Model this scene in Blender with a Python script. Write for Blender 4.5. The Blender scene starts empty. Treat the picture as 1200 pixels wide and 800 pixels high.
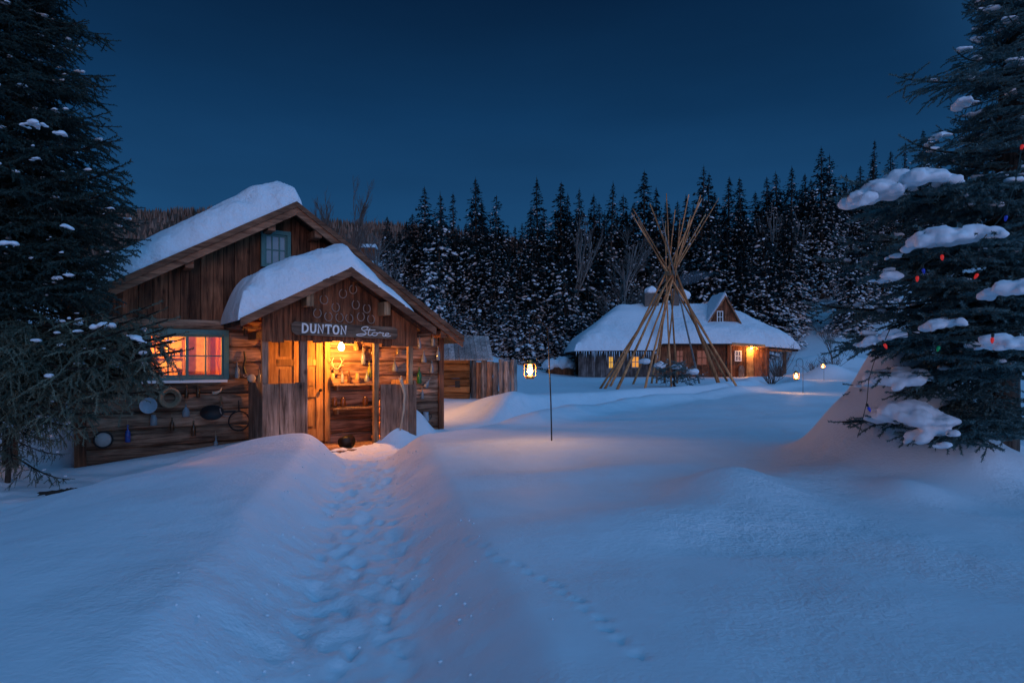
import bpy, bmesh, math, random
import numpy as np
from mathutils import Vector, Matrix, noise as mnoise

random.seed(7)
RS = np.random.RandomState(11)
SC = bpy.context.scene
COL = SC.collection
R = math.radians

# ---------------------------------------------------------------- camera, sky, light, exposure
FPX, CX, HZ, CAMZ = 733.0, 600.0, 423.0, 1.5      # focal length and horizon measured on the 1200 px wide photograph
cam_d = bpy.data.cameras.new('camera')
cam = bpy.data.objects.new('camera', cam_d)
COL.objects.link(cam)
cam.location = (0, 0, CAMZ)
cam.rotation_euler = (R(90), 0, 0)
cam_d.sensor_width = 36.0
cam_d.lens = 36.0 * FPX / 1200.0
cam_d.shift_y = (HZ - 400.0) / 1200.0
cam_d.clip_end = 3000.0
SC.camera = cam

world = bpy.data.worlds.new('World')
SC.world = world
world.use_nodes = True
wn = world.node_tree
wn.nodes.clear()
def wnode(t, **k):
    n = wn.nodes.new(t)
    for a, b in k.items():
        setattr(n, a, b)
    return n
w_out = wnode('ShaderNodeOutputWorld')
w_bg = wnode('ShaderNodeBackground')
w_tc = wnode('ShaderNodeTexCoord')
w_sep = wnode('ShaderNodeSeparateXYZ')
wn.links.new(w_tc.outputs['Generated'], w_sep.inputs[0])
w_ramp = wnode('ShaderNodeValToRGB')
cr = w_ramp.color_ramp
stops = [(0.0, (0.0150, 0.088, 0.212)), (0.12, (0.0135, 0.076, 0.190)), (0.25, (0.0085, 0.055, 0.148)),
         (0.36, (0.0042, 0.034, 0.098)), (0.50, (0.0018, 0.0150, 0.046)), (1.0, (0.0008, 0.010, 0.032))]
cr.elements[0].position = stops[0][0]; cr.elements[0].color = stops[0][1] + (1,)
cr.elements[1].position = stops[-1][0]; cr.elements[1].color = stops[-1][1] + (1,)
for p, c in stops[1:-1]:
    e = cr.elements.new(p); e.color = c + (1,)
wn.links.new(w_sep.outputs['Z'], w_ramp.inputs['Fac'])
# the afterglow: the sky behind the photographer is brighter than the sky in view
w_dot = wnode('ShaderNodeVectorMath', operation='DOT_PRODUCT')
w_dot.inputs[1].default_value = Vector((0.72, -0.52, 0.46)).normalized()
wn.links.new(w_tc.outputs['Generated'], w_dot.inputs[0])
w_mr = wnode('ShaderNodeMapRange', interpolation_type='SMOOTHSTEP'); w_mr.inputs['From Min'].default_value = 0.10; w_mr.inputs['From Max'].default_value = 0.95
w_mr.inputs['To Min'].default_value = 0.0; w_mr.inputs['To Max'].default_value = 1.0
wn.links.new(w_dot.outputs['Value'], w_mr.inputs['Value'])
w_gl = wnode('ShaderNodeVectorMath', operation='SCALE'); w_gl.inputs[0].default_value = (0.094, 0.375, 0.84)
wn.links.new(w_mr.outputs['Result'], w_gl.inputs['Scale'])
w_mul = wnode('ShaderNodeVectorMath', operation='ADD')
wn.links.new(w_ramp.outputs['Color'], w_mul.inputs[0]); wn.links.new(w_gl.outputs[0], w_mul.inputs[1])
w_sky = wnode('ShaderNodeTexSky', sky_type='NISHITA')
w_sky.sun_disc = False
w_sky.sun_elevation = R(-3.0)
w_sky.sun_rotation = R(150)
w_sky.ozone_density = 4.0
w_s2 = wnode('ShaderNodeVectorMath', operation='SCALE'); w_s2.inputs['Scale'].default_value = 0.05
wn.links.new(w_sky.outputs[0], w_s2.inputs[0])
w_map = wnode('ShaderNodeMapping'); w_map.inputs['Scale'].default_value = (1.2, 1.2, 5.0)
w_nz = wnode('ShaderNodeTexNoise'); w_nz.inputs['Scale'].default_value = 1.6; w_nz.inputs['Detail'].default_value = 5
wn.links.new(w_tc.outputs['Generated'], w_map.inputs[0]); wn.links.new(w_map.outputs[0], w_nz.inputs['Vector'])
w_nr = wnode('ShaderNodeMapRange'); w_nr.inputs['From Min'].default_value = 0.3; w_nr.inputs['From Max'].default_value = 0.7
w_nr.inputs['To Min'].default_value = 0.90; w_nr.inputs['To Max'].default_value = 1.12
wn.links.new(w_nz.outputs['Fac'], w_nr.inputs['Value'])
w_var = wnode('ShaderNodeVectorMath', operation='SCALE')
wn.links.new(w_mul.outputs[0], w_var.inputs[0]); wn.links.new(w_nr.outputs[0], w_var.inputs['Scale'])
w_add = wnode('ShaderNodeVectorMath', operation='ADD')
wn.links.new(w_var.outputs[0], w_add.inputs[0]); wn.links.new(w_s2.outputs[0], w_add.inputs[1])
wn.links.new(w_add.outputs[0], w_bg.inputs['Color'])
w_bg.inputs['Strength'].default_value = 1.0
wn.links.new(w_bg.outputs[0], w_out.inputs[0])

sun_d = bpy.data.lights.new('twilight_glow', 'SUN')
sun_d.energy = 0.45
sun_d.angle = R(30)
sun_d.color = (1.0, 0.60, 0.50)
sun = bpy.data.objects.new('twilight_glow', sun_d)
COL.objects.link(sun)
sun.rotation_euler = Vector((-0.22, 0.95, -0.10)).to_track_quat('-Z', 'Y').to_euler()

SC.view_settings.view_transform = 'Standard'
SC.view_settings.look = 'None'
SC.view_settings.exposure = 0.0
SC.view_settings.gamma = 1.0
SC.view_settings.use_curve_mapping = False
SC.render.engine = 'CYCLES'
cy = SC.cycles
cy.use_denoising = True
cy.max_bounces = 6
cy.diffuse_bounces = 3
cy.glossy_bounces = 2
cy.transmission_bounces = 4
cy.transparent_max_bounces = 16
cy.volume_bounces = 1
cy.caustics_reflective = False
cy.caustics_refractive = False
cy.sample_clamp_indirect = 2.0

# ---------------------------------------------------------------- helpers
def at(px, py, Y):
    return Vector(((px - CX) / FPX * Y, Y, CAMZ + (HZ - py) / FPX * Y))

def tag(o, label=None, cat=None, group=None, kind=None):
    if label: o['label'] = label
    if cat: o['category'] = cat
    if group: o['group'] = group
    if kind: o['kind'] = kind
    return o

def empty(name, loc=(0, 0, 0), rz=0.0):
    o = bpy.data.objects.new(name, None)
    o.empty_display_size = 0.2
    COL.objects.link(o)
    o.location = loc
    o.rotation_euler = (0, 0, rz)
    return o

class MB:
    """collects shapes and links them as ONE mesh object; every shape may carry its own tint"""
    def __init__(self):
        self.v = []; self.f = []; self.t = []
    def add(self, verts, faces, tint=None):
        if tint is None: tint = random.random()
        b = len(self.v)
        self.v += [tuple(p) for p in verts]
        self.t += [tint] * len(verts)
        self.f += [tuple(i + b for i in q) for q in faces]
    def box(self, x0, x1, y0, y1, z0, z1, tint=None, jit=0.0):
        j = lambda: random.uniform(-jit, jit)
        vs = [(x + j(), y + j(), z + j()) for z in (z0, z1) for y in (y0, y1) for x in (x0, x1)]
        self.add(vs, [(0, 2, 3, 1), (4, 5, 7, 6), (0, 1, 5, 4), (2, 6, 7, 3), (0, 4, 6, 2), (1, 3, 7, 5)], tint)
    def prism(self, poly, y0, y1, tint=None):
        n = len(poly)
        vs = [(p[0], y0, p[1]) for p in poly] + [(p[0], y1, p[1]) for p in poly]
        fs = [tuple(range(n)), tuple(range(2 * n - 1, n - 1, -1))]
        fs += [(i, i + n, (i + 1) % n + n, (i + 1) % n) for i in range(n)]
        self.add(vs, fs, tint)
    def tube(self, pts, rad, n=8, tint=None, cap=True, squash=1.0, wob=0.0):
        pts = [Vector(p) for p in pts]
        if not hasattr(rad, '__len__'): rad = [rad] * len(pts)
        vs = []; fs = []
        ref = None
        for i, p in enumerate(pts):
            d = (pts[min(i + 1, len(pts) - 1)] - pts[max(i - 1, 0)]).normalized()
            if ref is None:
                ref = Vector((0, 0, 1)) if abs(d.z) < 0.9 else Vector((1, 0, 0))
            a = d.cross(ref).normalized(); b = a.cross(d).normalized()
            ref = b
            for k in range(n):
                an = 2 * math.pi * k / n
                rr = rad[i] * (1 + random.uniform(-wob, wob))
                vs.append(p + a * math.cos(an) * rr + b * math.sin(an) * rr * squash)
        for i in range(len(pts) - 1):
            for k in range(n):
                fs.append((i * n + k, i * n + (k + 1) % n, (i + 1) * n + (k + 1) % n, (i + 1) * n + k))
        if cap:
            fs.append(tuple(range(n - 1, -1, -1)))
            fs.append(tuple((len(pts) - 1) * n + k for k in range(n)))
        self.add(vs, fs, tint)
    def lathe(self, prof, n=14, o=(0, 0, 0), tint=None):
        vs = []; fs = []
        m = len(prof)
        for r, z in prof:
            for k in range(n):
                an = 2 * math.pi * k / n
                vs.append((o[0] + r * math.cos(an), o[1] + r * math.sin(an), o[2] + z))
        for i in range(m - 1):
            for k in range(n):
                fs.append((i * n + k, i * n + (k + 1) % n, (i + 1) * n + (k + 1) % n, (i + 1) * n + k))
        fs.append(tuple(range(n - 1, -1, -1)))
        fs.append(tuple((m - 1) * n + k for k in range(n)))
        self.add(vs, fs, tint)
    def torus(self, c, r, w, n=20, m=8, axis='y', squash=1.0, a0=0, a1=2 * math.pi, tint=None):
        closed = abs(a1 - a0 - 2 * math.pi) < 1e-4
        pts = []
        for i in range(n + (0 if closed else 1)):
            a = a0 + (a1 - a0) * i / n
            if axis == 'y': pts.append((c[0] + r * math.cos(a), c[1], c[2] + r * math.sin(a) * squash))
            else: pts.append((c[0] + r * math.cos(a), c[1] + r * math.sin(a), c[2]))
        if closed: pts.append(pts[0])
        self.tube(pts, w, m, tint, cap=not closed)
    def log(self, x0, x1, yc, zc, hh, hd, tint=None, seed=None):
        """squared timber with soft rounded corners and an uneven hand-hewn face, along x"""
        n = 12
        seg = max(2, int((x1 - x0) / 0.12))
        sd = random.uniform(0, 100)
        vs = []; fs = []
        for i in range(seg + 1):
            x = x0 + (x1 - x0) * i / seg
            for k in range(n):
                a = 2 * math.pi * (k + 0.5) / n
                c, s = math.cos(a), math.sin(a)
                e = 0.5
                cy_ = math.copysign(abs(c) ** e, c); sz = math.copysign(abs(s) ** e, s)
                nz = mnoise.noise(Vector((x * 2.0 + sd, cy_ * 1.3, sz * 1.3 + sd))) * 0.022 + mnoise.noise(Vector((x * 0.6 + sd, 3, sd))) * 0.015
                vs.append((x, yc + cy_ * (hd + nz), zc + sz * (hh + nz * 0.6) + mnoise.noise(Vector((x * .4, sd, 0))) * 0.02))
        for i in range(seg):
            for k in range(n):
                fs.append((i * n + k, (i + 1) * n + k, (i + 1) * n + (k + 1) % n, i * n + (k + 1) % n))
        fs.append(tuple(range(n))); fs.append(tuple(seg * n + k for k in range(n - 1, -1, -1)))
        self.add(vs, fs, tint)
    def build(self, name, mat, parent=None, loc=None, rz=0.0, smooth=False):
        me = bpy.data.meshes.new(name)
        me.from_pydata(self.v, [], self.f)
        at_ = me.attributes.new('tint', 'FLOAT', 'POINT')
        at_.data.foreach_set('value', self.t)
        me.materials.append(mat)
        bm = bmesh.new(); bm.from_mesh(me)
        bmesh.ops.recalc_face_normals(bm, faces=bm.faces)
        bm.to_mesh(me); bm.free()
        if smooth:
            me.polygons.foreach_set('use_smooth', [True] * len(me.polygons))
        o = bpy.data.objects.new(name, me)
        COL.objects.link(o)
        if parent: o.parent = parent
        if loc is not None: o.location = loc
        o.rotation_euler = (0, 0, rz)
        return o

def np_mesh(name, V, F, mats, parent=None, smooth=False, mi=None, tint=None):
    """V (n,3), F (m,3|4)"""
    me = bpy.data.meshes.new(name)
    k = F.shape[1]
    me.vertices.add(len(V)); me.vertices.foreach_set('co', np.ascontiguousarray(V, dtype=np.float32).ravel())
    me.loops.add(F.size); me.loops.foreach_set('vertex_index', np.ascontiguousarray(F, dtype=np.int32).ravel())
    me.polygons.add(len(F)); me.polygons.foreach_set('loop_start', np.arange(0, F.size, k, dtype=np.int32))
    me.polygons.foreach_set('loop_total', np.full(len(F), k, dtype=np.int32))
    if smooth: me.polygons.foreach_set('use_smooth', np.ones(len(F), dtype=bool))
    for m in (mats if isinstance(mats, (list, tuple)) else [mats]): me.materials.append(m)
    if mi is not None: me.polygons.foreach_set('material_index', np.asarray(mi, dtype=np.int32))
    if tint is not None:
        a = me.attributes.new('tint', 'FLOAT', 'POINT'); a.data.foreach_set('value', np.asarray(tint, dtype=np.float32))
    me.update(calc_edges=True)
    me.validate()
    o = bpy.data.objects.new(name, me)
    COL.objects.link(o)
    if parent: o.parent = parent
    return o

# numpy value noise
_perm = RS.permutation(4096)
_val = RS.rand(4096)
def vnoise(x, y):
    x = np.asarray(x, float); y = np.asarray(y, float)
    xi = np.floor(x).astype(int); yi = np.floor(y).astype(int)
    xf = x - xi; yf = y - yi
    u = xf * xf * xf * (xf * (xf * 6 - 15) + 10); v = yf * yf * yf * (yf * (yf * 6 - 15) + 10)
    h = lambda a, b: _val[_perm[(_perm[a & 4095] + b) & 4095]]
    return (h(xi, yi) * (1 - u) + h(xi + 1, yi) * u) * (1 - v) + (h(xi, yi + 1) * (1 - u) + h(xi + 1, yi + 1) * u) * v
def fbm(x, y, o=4):
    s = 0; a = 0.5
    for i in range(o):
        s = s + a * (vnoise(x * 2 ** i + 17.3 * i, y * 2 ** i + 9.1 * i) - 0.5); a *= 0.5
    return s
def sstep(a, b, x):
    t = np.clip((x - a) / (b - a), 0, 1)
    return t * t * (3 - 2 * t)
def polydist(x, y, pts):
    d = np.full(np.shape(x), 1e9)
    for (ax, ay), (bx, by) in zip(pts[:-1], pts[1:]):
        vx, vy = bx - ax, by - ay
        t = np.clip(((x - ax) * vx + (y - ay) * vy) / (vx * vx + vy * vy), 0, 1)
        d = np.minimum(d, np.hypot(x - ax - t * vx, y - ay - t * vy))
    return d

# ---------------------------------------------------------------- materials
def newmat(name):
    m = bpy.data.materials.new(name); m.use_nodes = True
    nt = m.node_tree
    return m, nt, nt.nodes['Principled BSDF']

def simple(name, col, rough=0.6, metal=0.0, emit=None, es=0.0, trans=0.0, ior=1.45, var=0.25, vs=18.0, bump=0.0):
    m, nt, b = newmat(name)
    b.inputs['Roughness'].default_value = rough
    b.inputs['Metallic'].default_value = metal
    b.inputs['IOR'].default_value = ior
    b.inputs['Transmission Weight'].default_value = trans
    if emit:
        b.inputs['Emission Color'].default_value = emit + (1,); b.inputs['Emission Strength'].default_value = es
    tc = nt.nodes.new('ShaderNodeTexCoord')
    nz = nt.nodes.new('ShaderNodeTexNoise'); nz.inputs['Scale'].default_value = vs; nz.inputs['Detail'].default_value = 5
    nt.links.new(tc.outputs['Object'], nz.inputs['Vector'])
    mx = nt.nodes.new('ShaderNodeMix'); mx.data_type = 'RGBA'
    mx.inputs['A'].default_value = tuple(c * (1 - var) for c in col) + (1,)
    mx.inputs['B'].default_value = tuple(min(1, c * (1 + var)) for c in col) + (1,)
    nt.links.new(nz.outputs['Fac'], mx.inputs['Factor'])
    nt.links.new(mx.outputs['Result'], b.inputs['Base Color'])
    if bump:
        bp = nt.nodes.new('ShaderNodeBump'); bp.inputs['Strength'].default_value = bump; bp.inputs['Distance'].default_value = 0.01
        nt.links.new(nz.outputs['Fac'], bp.inputs['Height']); nt.links.new(bp.outputs[0], b.inputs['Normal'])
    return m

def wood(name, dark, light, axis='x', scale=1.0, rough=0.8, bump=0.6, knots=True):
    m, nt, b = newmat(name)
    b.inputs['Roughness'].default_value = rough
    b.inputs['Specular IOR Level'].default_value = 0.25
    N = nt.nodes.new; L = nt.links.new
    tc = N('ShaderNodeTexCoord'); mp = N('ShaderNodeMapping')
    s = [22 * scale] * 3; s['xyz'.index(axis)] = 1.6 * scale
    mp.inputs['Scale'].default_value = s
    L(tc.outputs['Object'], mp.inputs['Vector'])
    at_ = N('ShaderNodeAttribute'); at_.attribute_name = 'tint'
    off = N('ShaderNodeVectorMath'); off.operation = 'SCALE'; off.inputs[0].default_value = (13, 29, 41)
    L(at_.outputs['Fac'], off.inputs['Scale'])
    ad = N('ShaderNodeVectorMath'); ad.operation = 'ADD'
    L(mp.outputs[0], ad.inputs[0]); L(off.outputs[0], ad.inputs[1])
    n1 = N('ShaderNodeTexNoise'); n1.inputs['Scale'].default_value = 1.0; n1.inputs['Detail'].default_value = 8; n1.inputs['Roughness'].default_value = 0.65; n1.inputs['Distortion'].default_value = 0.6
    L(ad.outputs[0], n1.inputs['Vector'])
    rp = N('ShaderNodeValToRGB'); rp.color_ramp.elements[0].position = 0.36; rp.color_ramp.elements[1].position = 0.66
    rp.color_ramp.elements[0].color = tuple(dark) + (1,); rp.color_ramp.elements[1].color = tuple(light) + (1,)
    L(n1.outputs['Fac'], rp.inputs['Fac'])
    # weathering blotches
    n2 = N('ShaderNodeTexNoise'); n2.inputs['Scale'].default_value = 2.3 * scale; n2.inputs['Detail'].default_value = 5
    L(tc.outputs['Object'], n2.inputs['Vector'])
    r2 = N('ShaderNodeMapRange'); r2.inputs['From Min'].default_value = 0.3; r2.inputs['From Max'].default_value = 0.7; r2.inputs['To Min'].default_value = 0.6; r2.inputs['To Max'].default_value = 1.35
    L(n2.outputs['Fac'], r2.inputs['Value'])
    r3 = N('ShaderNodeMapRange'); r3.inputs['To Min'].default_value = 0.55; r3.inputs['To Max'].default_value = 1.4
    L(at_.outputs['Fac'], r3.inputs['Value'])
    ml = N('ShaderNodeMath'); ml.operation = 'MULTIPLY'
    L(r2.outputs[0], ml.inputs[0]); L(r3.outputs[0], ml.inputs[1])
    sc = N('ShaderNodeVectorMath'); sc.operation = 'SCALE'
    L(rp.outputs['Color'], sc.inputs[0]); L(ml.outputs[0], sc.inputs['Scale'])
    last = sc.outputs[0]
    if knots:
        vr = N('ShaderNodeTexVoronoi'); vr.inputs['Scale'].default_value = 2.2
        m2 = N('ShaderNodeMapping'); s2 = [1.5, 1.5, 1.5]; s2['xyz'.index(axis)] = 0.8; m2.inputs['Scale'].default_value = s2
        L(tc.outputs['Object'], m2.inputs['Vector']); L(m2.outputs[0], vr.inputs['Vector'])
        r4 = N('ShaderNodeMapRange'); r4.inputs['From Min'].default_value = 0.03; r4.inputs['From Max'].default_value = 0.11; r4.inputs['To Min'].default_value = 0.3; r4.inputs['To Max'].default_value = 1
        L(vr.outputs['Distance'], r4.inputs['Value'])
        s3 = N('ShaderNodeVectorMath'); s3.operation = 'SCALE'
        L(last, s3.inputs[0]); L(r4.outputs[0], s3.inputs['Scale']); last = s3.outputs[0]
    L(last, b.inputs['Base Color'])
    bp = N('ShaderNodeBump'); bp.inputs['Strength'].default_value = bump; bp.inputs['Distance'].default_value = 0.012
    L(n1.outputs['Fac'], bp.inputs['Height']); L(bp.outputs[0], b.inputs['Normal'])
    return m

def snow_mat(name, bs=30.0, bstr=0.25, dist=0.02):
    m, nt, b = newmat(name)
    N = nt.nodes.new; L = nt.links.new
    b.inputs['Base Color'].default_value = (0.86, 0.88, 0.92, 1)
    b.inputs['Roughness'].default_value = 0.65
    b.inputs['Specular IOR Level'].default_value = 0.25
    tc = N('ShaderNodeTexCoord')
    n1 = N('ShaderNodeTexNoise'); n1.inputs['Scale'].default_value = bs; n1.inputs['Detail'].default_value = 6; n1.inputs['Roughness'].default_value = 0.6
    L(tc.outputs['Object'], n1.inputs['Vector'])
    n2 = N('ShaderNodeTexNoise'); n2.inputs['Scale'].default_value = bs * 0.12; n2.inputs['Detail'].default_value = 3
    L(tc.outputs['Object'], n2.inputs['Vector'])
    ad = N('ShaderNodeMath'); ad.operation = 'MULTIPLY_ADD'; ad.inputs[1].default_value = 2.5
    L(n2.outputs['Fac'], ad.inputs[0]); L(n1.outputs['Fac'], ad.inputs[2])
    n3 = N('ShaderNodeTexNoise'); n3.inputs['Scale'].default_value = bs * 0.022; n3.inputs['Detail'].default_value = 4
    L(tc.outputs['Object'], n3.inputs['Vector'])
    st = N('ShaderNodeMapRange'); st.inputs['From Min'].default_value = .38; st.inputs['From Max'].default_value = .66; st.inputs['To Min'].default_value = bstr * .25; st.inputs['To Max'].default_value = bstr * 1.5
    L(n3.outputs['Fac'], st.inputs['Value'])
    bp = N('ShaderNodeBump'); bp.inputs['Strength'].default_value = bstr; bp.inputs['Distance'].default_value = dist
    L(st.outputs[0], bp.inputs['Strength'])
    L(ad.outputs[0], bp.inputs['Height']); L(bp.outputs[0], b.inputs['Normal'])
    cl = N('ShaderNodeMapRange'); cl.inputs['To Min'].default_value = 0.93; cl.inputs['To Max'].default_value = 1.03
    L(n2.outputs['Fac'], cl.inputs['Value'])
    s = N('ShaderNodeVectorMath'); s.operation = 'SCALE'; s.inputs[0].default_value = (0.86, 0.88, 0.92)
    L(cl.outputs[0], s.inputs['Scale']); L(s.outputs[0], b.inputs['Base Color'])
    return m

def foliage_mat(name, c1, c2, rough=0.6, scale=3.0):
    m, nt, b = newmat(name)
    N = nt.nodes.new; L = nt.links.new
    tc = N('ShaderNodeTexCoord'); n1 = N('ShaderNodeTexNoise'); n1.inputs['Scale'].default_value = scale; n1.inputs['Detail'].default_value = 4
    L(tc.outputs['Object'], n1.inputs['Vector'])
    at_ = N('ShaderNodeAttribute'); at_.attribute_name = 'tint'
    ad = N('ShaderNodeMath'); ad.operation = 'ADD'; L(n1.outputs['Fac'], ad.inputs[0]); L(at_.outputs['Fac'], ad.inputs[1])
    mr = N('ShaderNodeMapRange'); mr.inputs['From Min'].default_value = 0.5; mr.inputs['From Max'].default_value = 1.5
    L(ad.outputs[0], mr.inputs['Value'])
    mx = N('ShaderNodeMix'); mx.data_type = 'RGBA'; mx.inputs['A'].default_value = c1 + (1,); mx.inputs['B'].default_value = c2 + (1,)
    L(mr.outputs[0], mx.inputs['Factor']); L(mx.outputs['Result'], b.inputs['Base Color'])
    b.inputs['Roughness'].default_value = rough
    b.inputs['Specular IOR Level'].default_value = 0.3
    return m

def pane_mat(name, tint=(1, 1, 1)):
    m = bpy.data.materials.new(name); m.use_nodes = True
    nt = m.node_tree; nt.nodes.clear()
    N = nt.nodes.new; L = nt.links.new
    o = N('ShaderNodeOutputMaterial'); t = N('ShaderNodeBsdfTransparent'); g = N('ShaderNodeBsdfGlossy'); mx = N('ShaderNodeMixShader'); fr = N('ShaderNodeFresnel')
    t.inputs['Color'].default_value = tint + (1,); g.inputs['Roughness'].default_value = 0.04
    L(fr.outputs[0], mx.inputs[0]); L(t.outputs[0], mx.inputs[1]); L(g.outputs[0], mx.inputs[2]); L(mx.outputs[0], o.inputs[0])
    return m

M = {}
M['snow'] = snow_mat('snow', 38.0, 0.42, 0.03)
M['snow_roof'] = snow_mat('packed_snow', 6.5, 0.7, 0.09)
M['snow_clump'] = snow_mat('clump_snow', 22.0, 0.3, 0.02)
M['log'] = wood('hewn_log', (0.085, 0.040, 0.024), (0.50, 0.285, 0.180), 'x')
M['board'] = wood('brown_board', (0.065, 0.023, 0.011), (0.31, 0.115, 0.055), 'z')
M['greyboard'] = wood('weathered_board', (0.12, 0.065, 0.042), (0.52, 0.31, 0.215), 'z')
M['fascia'] = wood('fascia_wood', (0.12, 0.048, 0.026), (0.40, 0.18, 0.10), 'x', knots=False)
M['roofwood'] = wood('roof_planks', (0.030, 0.016, 0.011), (0.12, 0.062, 0.042), 'y', knots=False)
M['doorwood'] = wood('pine_door', (0.24, 0.11, 0.04), (0.46, 0.245, 0.09), 'z', bump=0.2)
M['postwood'] = wood('post_wood', (0.12, 0.07, 0.04), (0.36, 0.22, 0.12), 'z')
M['polewood'] = wood('peeled_pole', (0.36, 0.145, 0.06), (0.80, 0.345, 0.145), 'z', scale=0.6, knots=False)
M['polegrey'] = wood('grey_pole', (0.16, 0.14, 0.13), (0.42, 0.38, 0.35), 'z', scale=0.6, knots=False)
M['shedwood'] = wood('orange_log', (0.17, 0.070, 0.024), (0.46, 0.21, 0.075), 'x', scale=0.7)
M['silver'] = wood('silver_board', (0.14, 0.125, 0.12), (0.50, 0.46, 0.44), 'z')
M['signwood'] = wood('sign_board', (0.07, 0.045, 0.032), (0.22, 0.15, 0.105), 'x', knots=False)
M['bark'] = wood('bark', (0.018, 0.013, 0.010), (0.085, 0.062, 0.048), 'z', scale=0.9, bump=1.0, knots=False)
M['palebark'] = wood('pale_bark', (0.09, 0.085, 0.08), (0.24, 0.23, 0.22), 'z', scale=0.6, knots=False)
M['twig'] = simple('bare_twig', (0.11, 0.075, 0.06), 0.85, var=0.4)
M['white_paint'] = simple('white_paint', (0.80, 0.80, 0.78), 0.6, var=0.12, vs=60)
M['teal'] = simple('teal_paint', (0.075, 0.185, 0.172), 0.5, var=0.3, vs=25, bump=0.2)
M['iron'] = simple('rusty_iron', (0.36, 0.28, 0.24), 0.6, 0.15, var=0.4, vs=40)
M['black'] = simple('black_iron', (0.018, 0.017, 0.017), 0.5, 0.4)
M['brass'] = simple('lantern_brass', (0.45, 0.25, 0.08), 0.35, 0.9)
M['pane'] = pane_mat('window_pane')
M['globe'] = pane_mat('lantern_globe', (1.0, 0.93, 0.8))
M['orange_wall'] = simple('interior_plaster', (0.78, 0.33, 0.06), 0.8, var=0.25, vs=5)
M['red_cloth'] = simple('red_curtain', (0.62, 0.16, 0.03), 0.9, var=0.35, vs=9)
M['dirt'] = simple('bare_soil', (0.045, 0.030, 0.022), 0.95, var=0.5, vs=30, bump=0.8)
M['needle_dark'] = foliage_mat('dark_spruce_needles', (0.012, 0.026, 0.023), (0.040, 0.070, 0.060))
M['needle_blue'] = foliage_mat('blue_spruce_needles', (0.050, 0.105, 0.110), (0.14, 0.24, 0.24))
M['needle_grey'] = foliage_mat('grey_green_needles', (0.030, 0.048, 0.036), (0.19, 0.21, 0.15))
M['needle_far'] = foliage_mat('forest_needles', (0.007, 0.020, 0.023), (0.024, 0.054, 0.062), scale=0.7)
M['stone'] = simple('chimney_stone', (0.16, 0.12, 0.10), 0.9, var=0.6, vs=4, bump=0.8)
M['rope'] = simple('hemp_rope', (0.30, 0.20, 0.12), 0.95, var=0.4, vs=60)
M['cord'] = simple('green_cord', (0.012, 0.02, 0.016), 0.6)
def glass(n, c, tr=0.55):
    M[n] = simple(n, c, 0.12, trans=tr, var=0.12)
glass('clear_glass', (0.42, 0.47, 0.50)); glass('brown_glass', (0.10, 0.040, 0.015), 0.3); glass('blue_glass', (0.04, 0.10, 0.42), 0.4)
glass('green_glass', (0.03, 0.20, 0.07), 0.4); glass('yellow_glass', (0.42, 0.42, 0.05), 0.4); glass('amber_glass', (0.62, 0.40, 0.16), 0.4)
M['enamel'] = simple('enamelware', (0.30, 0.37, 0.42), 0.45, var=0.2)
M['plate'] = simple('cream_plate', (0.36, 0.35, 0.33), 0.5, var=0.2)
M['bone'] = simple('bone', (0.50, 0.40, 0.29), 0.7, var=0.2)

WARM = (1.0, 0.50, 0.17)
def lamp(name, loc, power, parent=None, radius=0.04, color=WARM):
    d = bpy.data.lights.new(name, 'POINT'); d.energy = power; d.color = color; d.shadow_soft_size = radius
    o = bpy.data.objects.new(name, d); COL.objects.link(o); o.location = loc
    if parent: o.parent = parent
    return o

# ---------------------------------------------------------------- the store's own frame
SU = Vector((0.824, 0.566, 0)).normalized()            # along the front wall, to the right
SN = Vector((SU.y, -SU.x, 0))                          # out of the front wall, to the viewer
SL = Vector((-6.38, 9.2, 0))                           # left front corner
SROT = math.atan2(SU.y, SU.x)
def fac(px, py, off=0.0):
    """point of the photograph on the plane `off` in front of the store's wall -> (s, z)"""
    d = Vector(((px - CX) / FPX, 1.0, (HZ - py) / FPX))
    C = Vector((0, 0, CAMZ))
    t = (SL + SN * off - C).dot(SN) / d.dot(SN)
    P = C + d * t
    return (P - SL).dot(SU), P.z
def sworld(s, y, z):                                    # local (s, back +y, z) -> world
    return SL + SU * s - SN * y + Vector((0, 0, z))
W_LEN = fac(517, 500)[0]
PO = 1.10                                               # the porch stands this far out
RO = 0.42                                               # rake overhang
print('store', W_LEN, fac(347, 240, RO), fac(75, 360, RO), fac(540, 395, RO), fac(411, 316, PO + .3), fac(290, 372, PO + .3), fac(510, 383, PO + .3))

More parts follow.
